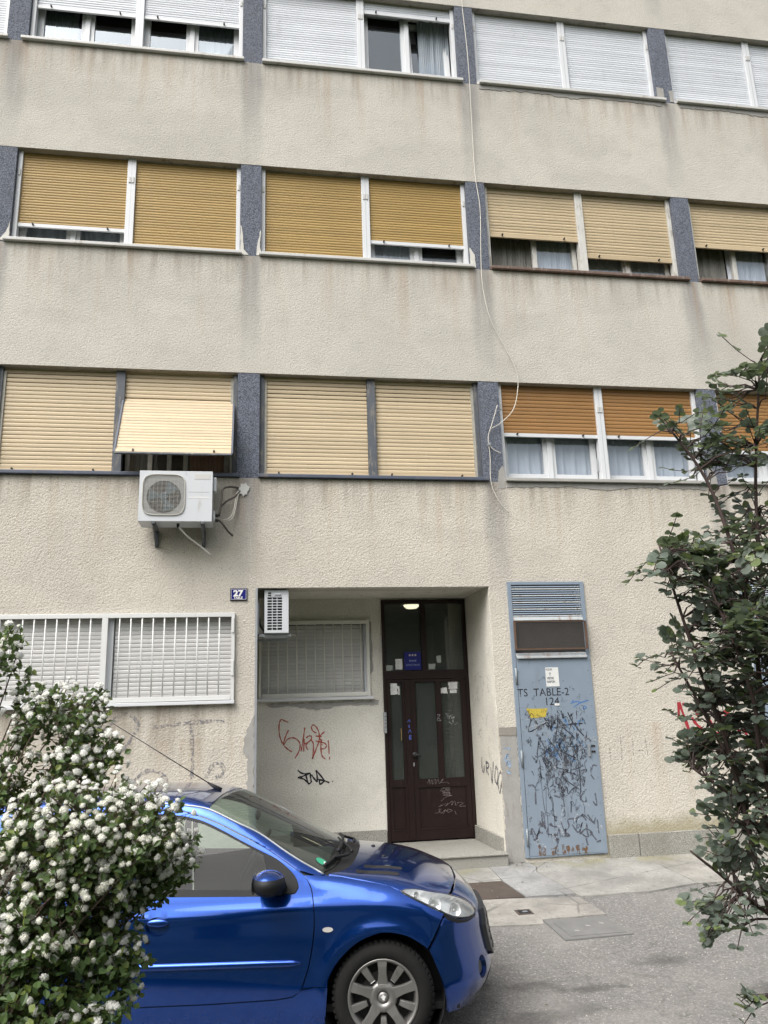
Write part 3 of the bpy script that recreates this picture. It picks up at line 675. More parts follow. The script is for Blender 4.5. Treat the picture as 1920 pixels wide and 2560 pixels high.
rw = barred('bars', .075, 1.415, 1.80, 2.715, RY - .002, [.19 + .1118 * k for k in range(11)], M['grille2'], None, .045)
box('sill', M['white'], rw, .05, 1.445, RY - .07, RY - .002, 1.762, 1.797, bevel=.005)
shutter(rw, .11, 1.345, 2.69, 1.84, .0435, M['greysl'], y=RY + .05, individual=True, stops=False)
box('shutter_guide', M['whitesl'], rw, 1.35, 1.398, RY + .02, RY + .09, 1.82, 2.69, bevel=.003)

# ------------------------------------------------------------------ entrance door
D = empty('entrance_door', parent=B)
dy0, dy1 = RY - .03, RY + .04
mb = MB()
for bx in ((1.578, 1.612, .12, 2.963), (2.606, 2.648, .12, 2.963), (1.612, 2.606, 2.915, 2.963), (1.612, 2.606, 1.985, 2.090), (2.066, 2.130, 2.090, 2.915)):
    mb.box(bx[0], bx[1], dy0, dy1, bx[2], bx[3])
mb.build('door_frame', M['door'], D, bevel=.004)
def leaf(x0, x1, panes, rails, name='door_leaf'):
    mb = MB(); z0, z1 = .135, 1.980
    ops = panes + rails
    xs = sorted({x0, x1, *[p[0] for p in ops], *[p[1] for p in ops]}); zs = sorted({z0, z1, *[p[2] for p in ops], *[p[3] for p in ops]})
    for i in range(len(xs)-1):
        for j in range(len(zs)-1):
            cx, cz = (xs[i]+xs[i+1])/2, (zs[j]+zs[j+1])/2
            if any(p[0] < cx < p[1] and p[2] < cz < p[3] for p in ops): continue
            mb.box(xs[i], xs[i+1], dy0 + .006, dy1 - .01, zs[j], zs[j+1])
    mb.build(name, M['door'], D)
    for p in panes: MB().poly([(p[0], dy0 + .035, p[2]), (p[1], dy0 + .035, p[2]), (p[1], dy0 + .035, p[3]), (p[0], dy0 + .035, p[3])]).build('pane', M['wired'], D)
    for p in rails:
        box('door_panel', M['door'], D, p[0] - .002, p[1] + .002, dy0 + .024, dy0 + .04, p[2] - .002, p[3] + .002)
        box('panel_bead', M['door'], D, p[0], p[1], dy0 + .002, dy0 + .023, p[2] - .004, p[2] + .012, bevel=.003)
leaf(1.616, 1.862, [(1.655, 1.802, .815, 1.950)], [(1.652, 1.802, .247, .735)])
leaf(1.868, 2.603, [(1.965, 2.222, .815, 1.950), (2.287, 2.540, .815, 1.950)], [(1.968, 2.546, .249, .719)])
box('closing_strip', M['door'], D, 1.835, 1.905, dy0 - .008, dy0 + .005, .14, 1.975, bevel=.003)
for p in ((1.612, 2.066), (2.130, 2.606)): MB().poly([(p[0] - .003, dy0 + .03, 2.087), (p[1] + .003, dy0 + .03, 2.087), (p[1] + .003, dy0 + .03, 2.918), (p[0] - .003, dy0 + .03, 2.918)]).build('transom_pane', M['wired'], D)
mb = MB().lathe([(0, -.02), (.03, -.02), (.03, 0)], (1.93, dy0 - .01, 1.10), (0, 1, 0), 14); mb.tube([(1.93, dy0 - .02, 1.10), (1.93, dy0 - .06, 1.10), (1.99, dy0 - .065, 1.09)], .011, 8); mb.build('door_handle', M['black'], D, smooth=True)
box('lock_plate', M['steel'], D, 1.908, 1.922, dy0 - .004, dy0 + .004, .965, 1.005)
MB().tube([(1.775, dy0 + .02, 1.40), (1.775, dy0 + .0, 1.40), (1.775, dy0 - .0, 1.27), (1.775, dy0 + .02, 1.27)], .007, 6).build('pull_bar', mat('brass', (.45, .33, .16), .35, .8), D)
# hall behind the door
mb = MB(); hx0, hx1, hy0, hy1, hz0, hz1 = 1.3, 3.0, RY + .26, 4.6, .10, 3.02
mb.poly([(hx0, hy0, hz0), (hx1, hy0, hz0), (hx1, hy1, hz0), (hx0, hy1, hz0)]); mb.poly([(hx0, hy0, hz1), (hx0, hy1, hz1), (hx1, hy1, hz1), (hx1, hy0, hz1)])
mb.poly([(hx0, hy1, hz0), (hx1, hy1, hz0), (hx1, hy1, hz1), (hx0, hy1, hz1)]); mb.poly([(hx0, hy0, hz0), (hx0, hy1, hz0), (hx0, hy1, hz1), (hx0, hy0, hz1)]); mb.poly([(hx1, hy0, hz0), (hx1, hy0, hz1), (hx1, hy1, hz1), (hx1, hy1, hz0)])
mb.build('entrance_hall', M['hall'], B)
lm = NT('lit hall lamp'); lm.p(Base_Color=(.9, .85, .7), Emission_Color=(1.0, .86, .62)); lm.b.inputs['Emission Strength'].default_value = 3.5
MB().lathe([(0, -.05), (.07, -.045), (.10, -.02), (.11, 0)], (2.14, 2.0, 3.015), (0, 0, 1), 20).build('hall_lamp', lm.m, None, smooth=True)
tag(bpy.data.objects['hall_lamp'], 'lit round ceiling lamp glowing inside the hall above the entrance door', 'lamp')

# ------------------------------------------------------------------ substation doors
M['cabblue'] = mat('faded blue grey steel paint', (.215, .268, .33), .5, .1, var=.12, scale=4, dirt=.16, dirtcol=(.15, .17, .19))
M['cabedge'] = mat('chipped steel edge', (.24, .275, .29), .55, .2, var=.2, scale=14, dirt=.35, dirtcol=(.19, .15, .10))
M['rust'] = mat('rust', (.10, .060, .038), .85, var=.4, scale=20)
M['rusty'] = mat('rusting pale steel', (.38, .41, .42), .6, .2, var=.15, scale=8, dirt=.45, dirtcol=(.22, .11, .05))
s = NT('wire mesh screen'); o = s.xyz(s.obj); a = s.math('FRACT', s.math('MULTIPLY', s.math('ADD', o[0], o[2]), 55.0)); b_ = s.math('FRACT', s.math('MULTIPLY', s.math('SUBTRACT', o[0], o[2]), 55.0))
wv = s.math('MAXIMUM', s.math('LESS_THAN', a, .12), s.math('LESS_THAN', b_, .12)); s.p(Base_Color=(.10, .085, .07), Roughness=.7)
tr = s.n('ShaderNodeBsdfTransparent'); mx = s.n('ShaderNodeMixShader'); s.set(mx.inputs[0], wv); s.t.links.new(tr.outputs[0], mx.inputs[1]); s.t.links.new(s.b.outputs[0], mx.inputs[2]); s.t.links.new(mx.outputs[0], s.out.inputs['Surface']); M['mesh'] = s.m
def substation(dx):
    S = empty('substation_door', parent=B)
    a, b, z0, z1 = 2.862 + dx, 3.781 + dx, .06, 3.002
    mb = MB().box(a, a+.045, -.02, .012, z0, z1).box(b-.045, b, -.02, .012, z0, z1).box(a+.045, b-.045, -.02, .012, z1-.035, z1).box(a+.045, b-.045, -.02, .012, z0, z0+.012)
    mb.build('steel_frame', M['cabedge'] if dx else M['cabblue'], S, bevel=.003)
    box('louvre_back', M['black'], S, a + .045, b - .045, .10, .12, 2.58, 2.98)
    n = 14
    for k in range(n):
        z = 2.605 + k * (.36 / n)
        MB().prism([(a + .046, -.016, z), (a + .046, -.012, z + .013), (b - .046, -.012, z + .013), (b - .046, -.016, z)], (0, .008, .001)).build('louvre', M['rusty'] if k % 3 == 0 else M['cabblue'], S)
    MB().prism([(a + .046, -.03, 2.560), (a + .046, -.012, 2.60), (b - .046, -.012, 2.60), (b - .046, -.03, 2.560)], (0, .01, -.004)).build('drip_cap', M['rusty'], S)
    # framed mesh screen leaning slightly out
    zz0, zz1 = 2.225, 2.545
    mb = MB().box(a+.03, a+.05, -.075, -.05, zz0, zz1).box(b-.05, b-.03, -.075, -.05, zz0, zz1).box(a+.05, b-.05, -.075, -.05, zz0, zz0+.016).box(a+.05, b-.05, -.075, -.05, zz1-.01, zz1)
    mb.build('screen_frame', M['rust'], S)
    MB().poly([(a+.05, -.06, zz0+.012), (b-.05, -.06, zz0+.012), (b-.05, -.06, zz1-.008), (a+.05, -.06, zz1-.008)]).build('mesh_screen', M['mesh'], S)
    mb = MB().box(a+.046, b-.046, -.012, -.003, 2.15, 2.56); mb.build('screen_back', mat('stained dark sheet', (.026, .027, .028), .7, var=.4, scale=6), S)
    MB().prism([(a+.046, -.05, 2.145), (a+.046, .002, 2.215), (b-.046, .002, 2.215), (b-.046, -.05, 2.145)], (0, 0, -.012)).build('screen_sill', M['rusty'], S)
    box('door_leaf', M['cabblue'], S, a + .047, b - .02, -.021, .004, z0 + .014, 2.132, bevel=.003)
    for z in (.18, .98, 1.86): MB().tube([(a + .030, -.03, z), (a + .030, -.03, z + .17)], .012, 8).build('hinge', M['cabedge'], S, smooth=True)
    if not dx:
        box('door_handle', M['steel'], S, b - .125, b - .108, -.05, -.022, 1.06, 1.19, bevel=.004)
        for (x, z) in ((b - .075, 1.17), (b - .05, 1.17), (b - .075, 1.11), (b - .05, 1.11)): MB().lathe([(0, -.006), (.012, -.006), (.012, 0)], (x, -.022, z), (0, 1, 0), 10).build('rivet', M['black'], S)
        for k in range(15):
            z = .2 + k * .128
            for x in (a + .066, b - .04): MB().lathe([(0, -.004), (.006, -.003), (.007, 0)], (x, -.0215, z), (0, 1, 0), 8).build('rivet', M['cabedge'], S)
        for k in range(9): MB().lathe([(0, -.004), (.006, -.003), (.007, 0)], (a + .07 + k * .1, -.0215, 2.10), (0, 1, 0), 8).build('rivet', M['cabedge'], S)
    return S
S1 = substation(0); S2 = substation(2.885)
RED= [[(0.424,1.519),(0.382,1.539),(0.342,1.555),(0.322,1.522),(0.314,1.456),(0.32,1.379),(0.337,1.324),(0.356,1.279)],[(0.427,1.433),(0.404,1.387),(0.382,1.333),(0.365,1.263),(0.404,1.316),(0.444,1.339),(0.489,1.34),(0.534,1.314),(0.56,1.272),(0.559,1.223),(0.539,1.169),(0.5,1.108)],[(0.376,1.251),(0.421,1.212),(0.463,1.183)],[(0.618,1.454),(0.606,1.369),(0.591,1.276),(0.573,1.187)],[(0.611,1.325),(0.603,1.183)],[(0.634,1.335),(0.665,1.356),(0.697,1.35),(0.694,1.317),(0.648,1.28),(0.602,1.268)],[(0.682,1.306),(0.642,1.269),(0.63,1.248),(0.65,1.2)],[(0.682,1.309),(0.71,1.289),(0.721,1.239),(0.715,1.168),(0.706,1.095),(0.726,1.146),(0.755,1.216),(0.779,1.275),(0.791,1.341),(0.78,1.408),(0.752,1.458),(0.718,1.479),(0.698,1.455),(0.712,1.415),(0.754,1.386)],[(0.852,1.4),(0.808,1.362),(0.791,1.33),(0.808,1.302)],[(0.745,1.353),(0.817,1.345)],[(0.745,1.298),(0.813,1.279),(0.853,1.267),(0.873,1.239),(0.852,1.207),(0.809,1.203)],[(0.816,1.312),(0.807,1.252),(0.809,1.175),(0.823,1.12),(0.859,1.086)],[(0.816,1.257),(0.824,1.246)],[(0.894,1.299),(0.901,1.227),(0.903,1.139)],[(0.909,1.111),(0.908,1.081)]]
BLK= [[(0.533,0.974),(0.572,0.943),(0.623,0.93),(0.682,0.936)],[(0.682,0.936),(0.628,0.917),(0.577,0.9),(0.532,0.891)],[(0.532,0.891),(0.583,0.881),(0.622,0.858),(0.658,0.819)],[(0.628,0.922),(0.639,0.873),(0.658,0.819),(0.689,0.833)],[(0.679,0.931),(0.684,0.882),(0.692,0.831)],[(0.693,0.919),(0.718,0.881),(0.757,0.833)],[(0.76,0.833),(0.758,0.906),(0.747,0.966)],[(0.747,0.966),(0.786,0.921),(0.848,0.843)],[(0.769,0.862),(0.848,0.843),(0.901,0.819)],[(0.785,0.851),(0.793,0.807),(0.848,0.843)],[(0.935,0.833),(0.944,0.832)]]
RVL= [[(0.705,1.058),(0.724,0.936),(0.664,0.894),(0.617,0.972)],[(0.544,1.015),(0.533,0.897)],[(0.545,1.01),(0.436,1.001),(0.466,0.95),(0.54,0.946),(0.464,0.877)],[(0.354,0.966),(0.337,0.803),(0.241,1.03)],[(0.157,0.987),(0.22,0.859),(0.15,0.789)],[(0.145,0.992),(0.086,0.925),(0.15,0.789)],[(-0.013,0.949),(0.105,0.839),(0.067,0.711),(-0.03,0.848)]]
RRED= [[(4.802,1.609),(4.788,1.453)],[(4.808,1.609),(4.844,1.476),(4.893,1.295)],[(4.845,1.584),(4.885,1.583)],[(5.057,1.566),(5.015,1.506),(5.025,1.434)],[(4.946,1.436),(4.989,1.363),(5.054,1.302)],[(5.087,1.492),(5.144,1.418),(5.201,1.303)],[(5.127,1.491),(5.146,1.334)],[(5.298,1.462),(5.356,1.484),(5.416,1.476)],[(5.366,1.46),(5.335,1.34)],[(5.159,1.239),(5.254,1.247),(5.332,1.233)],[(5.651,1.366),(5.646,1.162)],[(5.545,1.297),(5.601,1.223)],[(5.503,1.287),(5.517,1.202)],[(5.764,1.134),(5.755,0.991)]]
DSC= [[(2.065,0.754),(2.093,0.81),(2.095,0.752),(2.129,0.808),(2.13,0.751),(2.164,0.811),(2.166,0.749),(2.199,0.81),(2.214,0.756),(2.27,0.811),(2.233,0.771),(2.304,0.768),(2.334,0.75)],[(2.219,0.665),(2.247,0.701),(2.3,0.703),(2.344,0.701),(2.282,0.687),(2.343,0.676),(2.237,0.669),(2.342,0.652),(2.24,0.648),(2.35,0.635),(2.252,0.623),(2.366,0.614),(2.295,0.605),(2.227,0.559)],[(2.193,0.496),(2.274,0.524),(2.309,0.531),(2.272,0.5),(2.317,0.522),(2.363,0.553),(2.352,0.505),(2.39,0.552),(2.404,0.494),(2.433,0.533),(2.494,0.522),(2.439,0.492),(2.523,0.488)],[(2.142,0.434),(2.172,0.424),(2.222,0.462),(2.191,0.464),(2.224,0.422),(2.27,0.46),(2.241,0.405)],[(2.27,0.46),(2.304,0.426),(2.297,0.463),(2.357,0.444),(2.304,0.426)],[(2.384,0.446),(2.403,0.397)]]
DSC2= [[(2.335,1.564),(2.387,1.511),(2.351,1.512),(2.363,1.571)],[(2.398,1.544),(2.369,1.511),(2.416,1.552),(2.404,1.502),(2.442,1.526),(2.412,1.467)],[(2.367,1.469),(2.41,1.433),(2.422,1.484),(2.437,1.432),(2.492,1.452)],[(2.226,1.55),(2.262,1.549),(2.234,1.515),(2.223,1.486),(2.273,1.484),(2.243,1.515)]]
ACB= [[(1.856,1.476),(1.875,1.505),(1.887,1.475)],[(1.881,1.442),(1.863,1.43),(1.88,1.408)],[(1.86,1.35),(1.879,1.387),(1.896,1.353)],[(1.87,1.274),(1.872,1.32),(1.894,1.315),(1.876,1.299),(1.893,1.282),(1.87,1.274)]]
CBK= [[(3.034,1.48),(2.99,1.343),(3.128,1.4),(3.249,1.457)],[(3.059,1.479),(3.112,1.408)],[(3.18,1.483),(3.229,1.412),(3.26,1.341)],[(3.262,1.503),(3.257,1.349)],[(3.458,1.536),(3.493,1.457),(3.552,1.363),(3.624,1.279)],[(3.3,1.371),(3.42,1.402),(3.62,1.413)],[(3.377,1.38),(3.455,1.319),(3.516,1.256)],[(3.113,1.277),(3.158,1.169)],[(3.098,1.24),(3.072,1.074),(3.226,1.182)],[(3.208,1.267),(3.267,1.18),(3.346,1.033)],[(3.358,1.17),(3.559,1.17)],[(3.338,1.132),(3.513,1.046)],[(3.299,1.118),(3.374,1.261)],[(3.338,1.517),(3.323,1.393),(3.303,1.302)],[(3.278,1.302),(3.252,0.999)],[(3.408,1.175),(3.382,0.934),(3.411,0.925),(3.37,0.934)],[(3.273,0.961),(3.362,0.934),(3.4,0.903),(3.482,0.888)],[(3.435,0.924),(3.554,0.949)],[(3.353,0.935),(3.346,0.853),(3.454,0.766),(3.509,0.73)],[(3.354,0.845),(3.397,0.776)],[(3.313,0.757),(3.323,0.689),(3.379,0.754),(3.384,0.679),(3.434,0.729),(3.477,0.742)],[(3.414,0.604),(3.4,0.49)],[(3.536,1.155),(3.526,1.095),(3.536,0.927),(3.534,0.732),(3.52,0.673)],[(3.124,1.057),(3.173,0.95)],[(3.09,1.043),(3.098,0.841)],[(3.465,0.889),(3.52,0.853),(3.499,0.809)]]
CGR= [[(3.281,0.397),(3.314,0.308),(3.367,0.356),(3.356,0.415),(3.423,0.427),(3.426,0.375)],[(3.401,0.369),(3.467,0.286),(3.517,0.385),(3.482,0.27),(3.552,0.318),(3.621,0.271),(3.552,0.238),(3.491,0.285)],[(3.545,0.245),(3.56,0.15)],[(3.163,0.251),(3.198,0.285),(3.209,0.227),(3.251,0.333),(3.259,0.246)],[(2.944,0.334),(2.976,0.232),(3.044,0.373)],[(3.677,0.922),(3.698,0.966),(3.74,0.957)],[(3.664,0.869),(3.7,0.815)],[(3.552,0.836),(3.569,0.753),(3.595,0.85)],[(3.545,0.672),(3.522,0.614),(3.579,0.596),(3.584,0.648)],[(3.661,0.592),(3.699,0.554),(3.695,0.68)],[(3.551,0.912),(3.594,0.925),(3.564,0.874)],[(3.164,0.845),(3.248,0.864),(3.258,0.789)],[(3.223,0.672),(3.295,0.65)],[(2.939,0.788),(3.011,0.77),(3.013,0.593)],[(3.692,0.406),(3.695,0.267)],[(3.661,0.181),(3.712,0.193)]]
CDR= [[(3.09,0.841),(3.106,0.545),(3.133,0.47),(3.126,0.253)],[(3.184,0.688),(3.208,0.496),(3.203,0.249)],[(3.327,0.689),(3.328,0.424)],[(3.14,0.75),(3.123,0.5)],[(3.52,0.673),(3.556,0.538),(3.556,0.45)]]
CBL= [[(3.5,1.629),(3.57,1.651),(3.637,1.641),(3.699,1.663)],[(3.531,1.589),(3.611,1.634),(3.716,1.662)],[(3.639,1.57),(3.659,1.601),(3.682,1.577),(3.643,1.566)],[(3.519,1.644),(3.538,1.667)]]
CWH= [[(3.627,1.267),(3.669,1.262),(3.623,1.229),(3.674,1.227)],[(3.694,1.265),(3.682,1.227),(3.707,1.226)],[(3.689,1.25),(3.71,1.249)],[(3.724,1.225),(3.732,1.264),(3.757,1.255),(3.735,1.244),(3.758,1.224)],[(3.679,1.196),(3.705,1.203)],[(3.721,1.195),(3.747,1.202),(3.729,1.187),(3.753,1.178)],[(2.968,1.374),(3.232,1.45)],[(2.967,1.474),(3.149,1.461)],[(3.03,1.426),(3.21,1.389)]]
# ------------------------------------------------------------------ graffiti, each tag its own part
def ribbons(name, strokes, width, y, m, parent, plane='Y', smooth=5, taper=.35, step=.0):
    mb = MB(); off = 0
    for s_ in strokes:
        p = catmull([(a, 0, b) for a, b in s_], smooth)
        n = len(p); L = []
        for i in range(n):
            t = (p[min(i+1, n-1)] - p[max(i-1, 0)]); t = t.normalized() if t.length else Vector((1, 0, 0))
            nn = Vector((-t.z, 0, t.x)); wd = width * (1 - taper * (0.5 + .5 * math.sin(i * .9 + len(mb.v)))) / 2
            yy = -off
            L.append((p[i] + nn * wd, p[i] - nn * wd))
        vs_ = []; fs = []
        for a, b in L:
            for q in (a, b): vs_.append((q.x, y - off, q.z) if plane == 'Y' else (y - off, q.x, q.z))
        for i in range(n - 1): fs.append((2*i, 2*i+1, 2*i+3, 2*i+2))
        mb.add(vs_, fs); off += .00012
    return tag(mb.build(name, m, parent), kind='stuff')
M['gred'] = faded('red felt marker', (.36, .07, .045), .80, 60); M['gblk'] = faded('black felt marker', (.012, .012, .018), 1.15, 60)
M['ggrey'] = faded('worn grey marker', (.08, .08, .10), .62, 45); M['gblue'] = faded('blue marker', (.06, .17, .42), .8, 50)
M['gwhite'] = faded('white scratch', (.42, .44, .45), .58, 70); M['gspray'] = faded('red spray paint', (.30, .02, .03), 1.1, 30)
M['gyellow'] = faded('yellow paint', (.46, .36, .05), .85, 28); M['gscratch'] = faded('chalky scratch', (.24, .21, .20), .62, 80)
M['gdrip'] = faded('thin black drips', (.02, .02, .025), .8, 50)
ribbons('graffiti', RED, .017, RY - .003, M['gred'], B)
ribbons('graffiti', BLK, .021, RY - .003, M['gblk'], B)
ribbons('graffiti', RVL, .034, RX1 - .004, M['ggrey'], B, plane='X')
ribbons('graffiti', RRED, .04, -.003, M['gspray'], B)
ribbons('graffiti', [[(-1.0, 1.52), (-.55, 1.56), (-.28, 1.56)], [(-.62, 1.55), (-.60, 1.25), (-.60, 1.0)], [(-.46, 1.0), (-.40, 1.12), (-.32, 1.14), (-.28, 1.06), (-.36, 1.0)], [(-1.2, .95), (-1.1, 1.07), (-.98, 1.10), (-.86, 1.02), (-.83, .9)], [(-1.5, 1.5), (-1.3, 1.66), (-1.15, 1.55), (-1.3, 1.3), (-1.5, 1.22)]], .045, -.003, faded('old grey ghost tag', (.20, .20, .22), .42, 30), B)
ribbons('graffiti', [[(2.70, 1.05), (2.74, 1.12), (2.72, 1.0), (2.77, 1.08), (2.75, .97)], [(2.72, .94), (2.77, .92)], [(2.70, 1.18), (2.78, 1.17)]], .03, -.0085, faded('faded sky blue tag', (.30, .42, .58), .55, 40), B)
ribbons('graffiti', [[(4.06, 1.28), (4.05, 1.0)], [(4.2, 1.22), (4.19, 1.05)], [(3.92, 1.16), (3.92, 1.0)], [(4.35, 1.25), (4.36, 1.05)], [(4.12, 1.1), (4.32, 1.1)]], .010, -.003, faded('scratched tally', (.20, .19, .18), .45, 45), B)
ribbons('graffiti', [[(2.66, 2.0), (2.66, 1.7)], ], .01, -.003, M['ggrey'], B) if False else None
# pencil scribbles on the smooth reveal
sk = []
for k in range(26):
    y = rng.uniform(.15, .95); z = rng.uniform(1.15, 2.05); sk.append([(y, z), (y + rng.uniform(-.06, .06), z + rng.uniform(-.1, .05)), (y + rng.uniform(-.12, .12), z + rng.uniform(-.14, .1))])
ribbons('graffiti', sk, .010, RX1 - .004, faded('pencil scribble', (.22, .23, .23), .45, 60), B, plane='X')
# door scribbles
ribbons('scratching', DSC, .0042, dy0 - .002, M['gscratch'], D); ribbons('scratching', DSC2, .005, dy0 + .004, M['gwhite'], D)
ribbons('graffiti', ACB, .009, dy0 - .010, faded('blue paint marker', (.06, .10, .40), 1.0, 60), D)
# substation door: lettering and layers of tags
L1 = text('stencil_lettering', 'TS  TABLE-2', .118, 2.893, -.0225, 1.722, M['gblk'], S1, 'LEFT', .0, .98)
tag(L1, kind='stuff'); L1.scale = (.60 / max(v.co.x for v in L1.data.vertices), 1, .082 / max(v.co.z for v in L1.data.vertices))
L2 = text('stencil_lettering', '124', .12, 3.195, -.0226, 1.622, M['gblk'], S1, 'LEFT')
tag(L2, kind='stuff'); L2.scale = (.175 / max(v.co.x for v in L2.data.vertices), 1, .080 / max(v.co.z for v in L2.data.vertices))
ribbons('graffiti', CBK[:7], .013, -.0228, M['gblk'], S1, smooth=3); ribbons('graffiti', CBK[7:], .009, -.0232, M['gblk'], S1, smooth=3)
ribbons('graffiti', CGR, .018, -.0228, M['ggrey'], S1); ribbons('paint_drips', CDR, .006, -.0228, M['gdrip'], S1)
ribbons('graffiti', CBL, .012, -.0228, M['gblue'], S1); ribbons('graffiti', CWH, .008, -.0236, M['gwhite'], S1)
ye = [[(2.985 + .004 * k, 1.585 - .0095 * k), (3.1, 1.578 - .0092 * k), (3.225 - .003 * k, 1.58 - .0085 * k)] for k in range(10)]
ribbons('graffiti', ye, .018, -.0226, M['gyellow'], S1, taper=.2)
bl = []
for k in range(24):
    x = 3.30 + rng.gauss(0, .15); z = 1.22 + rng.gauss(0, .13); bl.append([(x, z), (x + rng.uniform(-.05, .05), z + rng.uniform(-.07, .07)), (x + rng.uniform(-.09, .09), z + rng.uniform(-.10, .10))])
ribbons('graffiti', bl, .022, -.0224, faded('blue rubbed paint', (.10, .22, .42), .45, 35), S1)
smd = []
for k in range(46):
    x = 3.33 + rng.gauss(0, .13); z = 1.08 + rng.gauss(0, .27)
    if .3 < z < 1.5 and 2.97 < x < 3.67: smd.append([(x, z), (x + rng.uniform(-.06, .06), z + rng.uniform(-.09, .09)), (x + rng.uniform(-.06, .06), z + rng.uniform(-.12, .12))])
ribbons('paint_smudge', smd, .055, -.0222, faded('rubbed grey smudge', (.10, .115, .14), .34, 24), S1, taper=.6)
ribbons('paint_smudge', [[(x + rng.uniform(-.03, .03), z + rng.uniform(-.03, .03)) for (x, z) in s_] for s_ in smd[::2]], .040, -.02235, faded('rubbed pale smudge', (.34, .37, .40), .38, 30), S1, taper=.6)
def scrawl(n, cx, cz, sx, sz, step, pts, zlo=.12, zhi=1.55):
    out = []
    for k in range(n):
        x = cx + rng.gauss(0, sx); z = cz + rng.gauss(0, sz); a = rng.uniform(0, 6.28); s_ = []
        if not (2.95 < x < 3.70 and zlo < z < zhi): continue
        for i in range(rng.randint(*pts)):
            s_.append((min(3.72, max(2.93, x)), z)); a += rng.gauss(1.7, 1.1) * rng.choice((1, 1, -1)); l = step * rng.uniform(.5, 1.5); x += l * math.cos(a) * .7; z += l * math.sin(a) * 1.2
        out.append(s_)
    return out
ribbons('graffiti', scrawl(48, 3.33, 1.18, .15, .16, .045, (4, 9)), .0055, -.0229, M['gblk'], S1, smooth=4)
ribbons('graffiti', scrawl(36, 3.36, .90, .14, .22, .045, (4, 8)), .0065, -.0231, M['ggrey'], S1, smooth=4)
ribbons('graffiti', scrawl(40, 3.33, 1.15, .20, .18, .03, (3, 6)), .010, -.0227, M['ggrey'], S1, smooth=4)
ribbons('graffiti', scrawl(26, 3.30, 1.0, .22, .34, .05, (4, 8)), .0045, -.0230, M['gblk'], S1, smooth=4)
ribbons('graffiti', scrawl(22, 3.32, 1.46, .10, .06, .02, (5, 9)), .006, -.0228, M['gblk'], S1, smooth=4)
lb = []
for k in range(30):
    x = rng.uniform(2.95, 3.70); z = rng.uniform(1.45, 2.05); lb.append([(x, z), (x + rng.uniform(-.03, .05), z + rng.uniform(-.06, .06)), (x + rng.uniform(-.05, .08), z + rng.uniform(-.06, .06))])
ribbons('graffiti', lb, .008, -.0225, faded('faint pencil tags', (.13, .16, .20), .4, 50), S1)
gh = [[(x, .16 + rng.uniform(-.03, .03)), (x + .01, .1), (x + .005, .075)] for x in (3.02, 3.06, 3.16, 3.20, 3.28, 3.33, 3.38, 3.44, 3.50, 3.53)]
ribbons('rust_stain', gh, .045, -.0227, faded('rust bloom', (.15, .075, .03), .5, 30), S1, taper=.4)
ghw = []
for k in range(34):
    x = rng.uniform(2.93, 3.70); z = rng.uniform(.12, .5); ghw.append([(x, z), (x + rng.uniform(-.06, .06), z + rng.uniform(-.1, .1)), (x + rng.uniform(-.1, .1), z + rng.uniform(-.12, .12))])
ribbons('graffiti', ghw[:17], .02, -.0225, M['ggrey'], S1); ribbons('graffiti', ghw[17:], .014, -.02255, faded('pale rubbed paint', (.42, .46, .50), .5, 40), S1)

# ------------------------------------------------------------------ signs and papers
M['enamel'] = mat('blue enamel', (.012, .014, .16), .25, var=.05); M['signw'] = mat('white enamel', (.80, .80, .78), .35, var=.03)
M['paper'] = mat('weathered paper', (.62, .63, .62), .85, var=.08, scale=20); M['ink'] = mat('printed ink', (.06, .06, .065), .8, var=.1)
M['paper2'] = mat('see-through old paper', (.30, .33, .31), .85, var=.1, scale=20)
t = tag(empty('house_number_plate', (-.155, -.01, 2.883)), 'blue enamel house number plate with white 27 and TABLE on the wall', 'sign')
box('plate', M['black'], t, -.091, .091, -.006, .010, -.067, .067, bevel=.004)
box('face', M['enamel'], t, -.084, .084, -.010, -.006, -.060, .060, bevel=.002)
mb = MB()
for q in ((-.081, .081, .054, .057), (-.081, .081, -.057, -.054), (-.081, -.078, -.054, .054), (.078, .081, -.054, .054)): mb.box(q[0], q[1], -.0115, -.010, q[2], q[3])
mb.build('border_line', M['signw'], t)
text('number', '27', .088, -.006, -.0118, -.019, M['signw'], t, 'CENTER', .004, 1.12)
text('street_name', 'TABLE', .034, -.004, -.0118, -.050, M['signw'], t, 'CENTER', .0008, .98)
t = tag(empty('warning_notice', (3.312, -.0225, 1.925)), 'white high voltage notice with black capitals on the blue steel door', 'sign')
box('sheet', M['paper'], t, -.076, .076, -.004, 0, -.105, .105)
text('lettering', 'POZOR!', .030, -.034, -.0048, .072, M['ink'], t, 'CENTER', .0006, .7)
text('lettering', 'VISOKI', .037, -.024, -.0048, -.026, M['ink'], t, 'CENTER', .001, .72)
text('lettering', 'NAPON', .037, -.020, -.0048, -.064, M['ink'], t, 'CENTER', .001, .72)
mb = MB()   # small skull pictogram, half worn away
mb.poly([(-.026 + .014 * math.cos(a), -.0047, .040 + .012 * math.sin(a)) for a in [i * .5236 for i in range(12)]]); mb.box(-.036, -.016, -.0048, -.0044, .012, .016); mb.box(-.032, -.020, -.0048, -.0044, .020, .026)
mb.build('pictogram', mat('grey print', (.35, .36, .37), .8), t)
t = tag(empty('serial_label', (3.342, -.0236, 1.625)), 'tiny white serial label under the stencilled 124', 'label')
box('sheet', M['signw'], t, -.026, .026, -.003, 0, -.011, .011)
text('lettering', '15-060', .012, 0, -.0034, -.004, M['ink'], t)
t = tag(empty('apartment_plaque', (1.946, RY - .045, 2.206)), 'square blue plaque with three stars and APARTMAN above the door', 'sign')
box('plate', mat('plaque blue', (.010, .012, .13), .3, var=.05), t, -.105, .105, 0, .008, -.110, .110, bevel=.002)
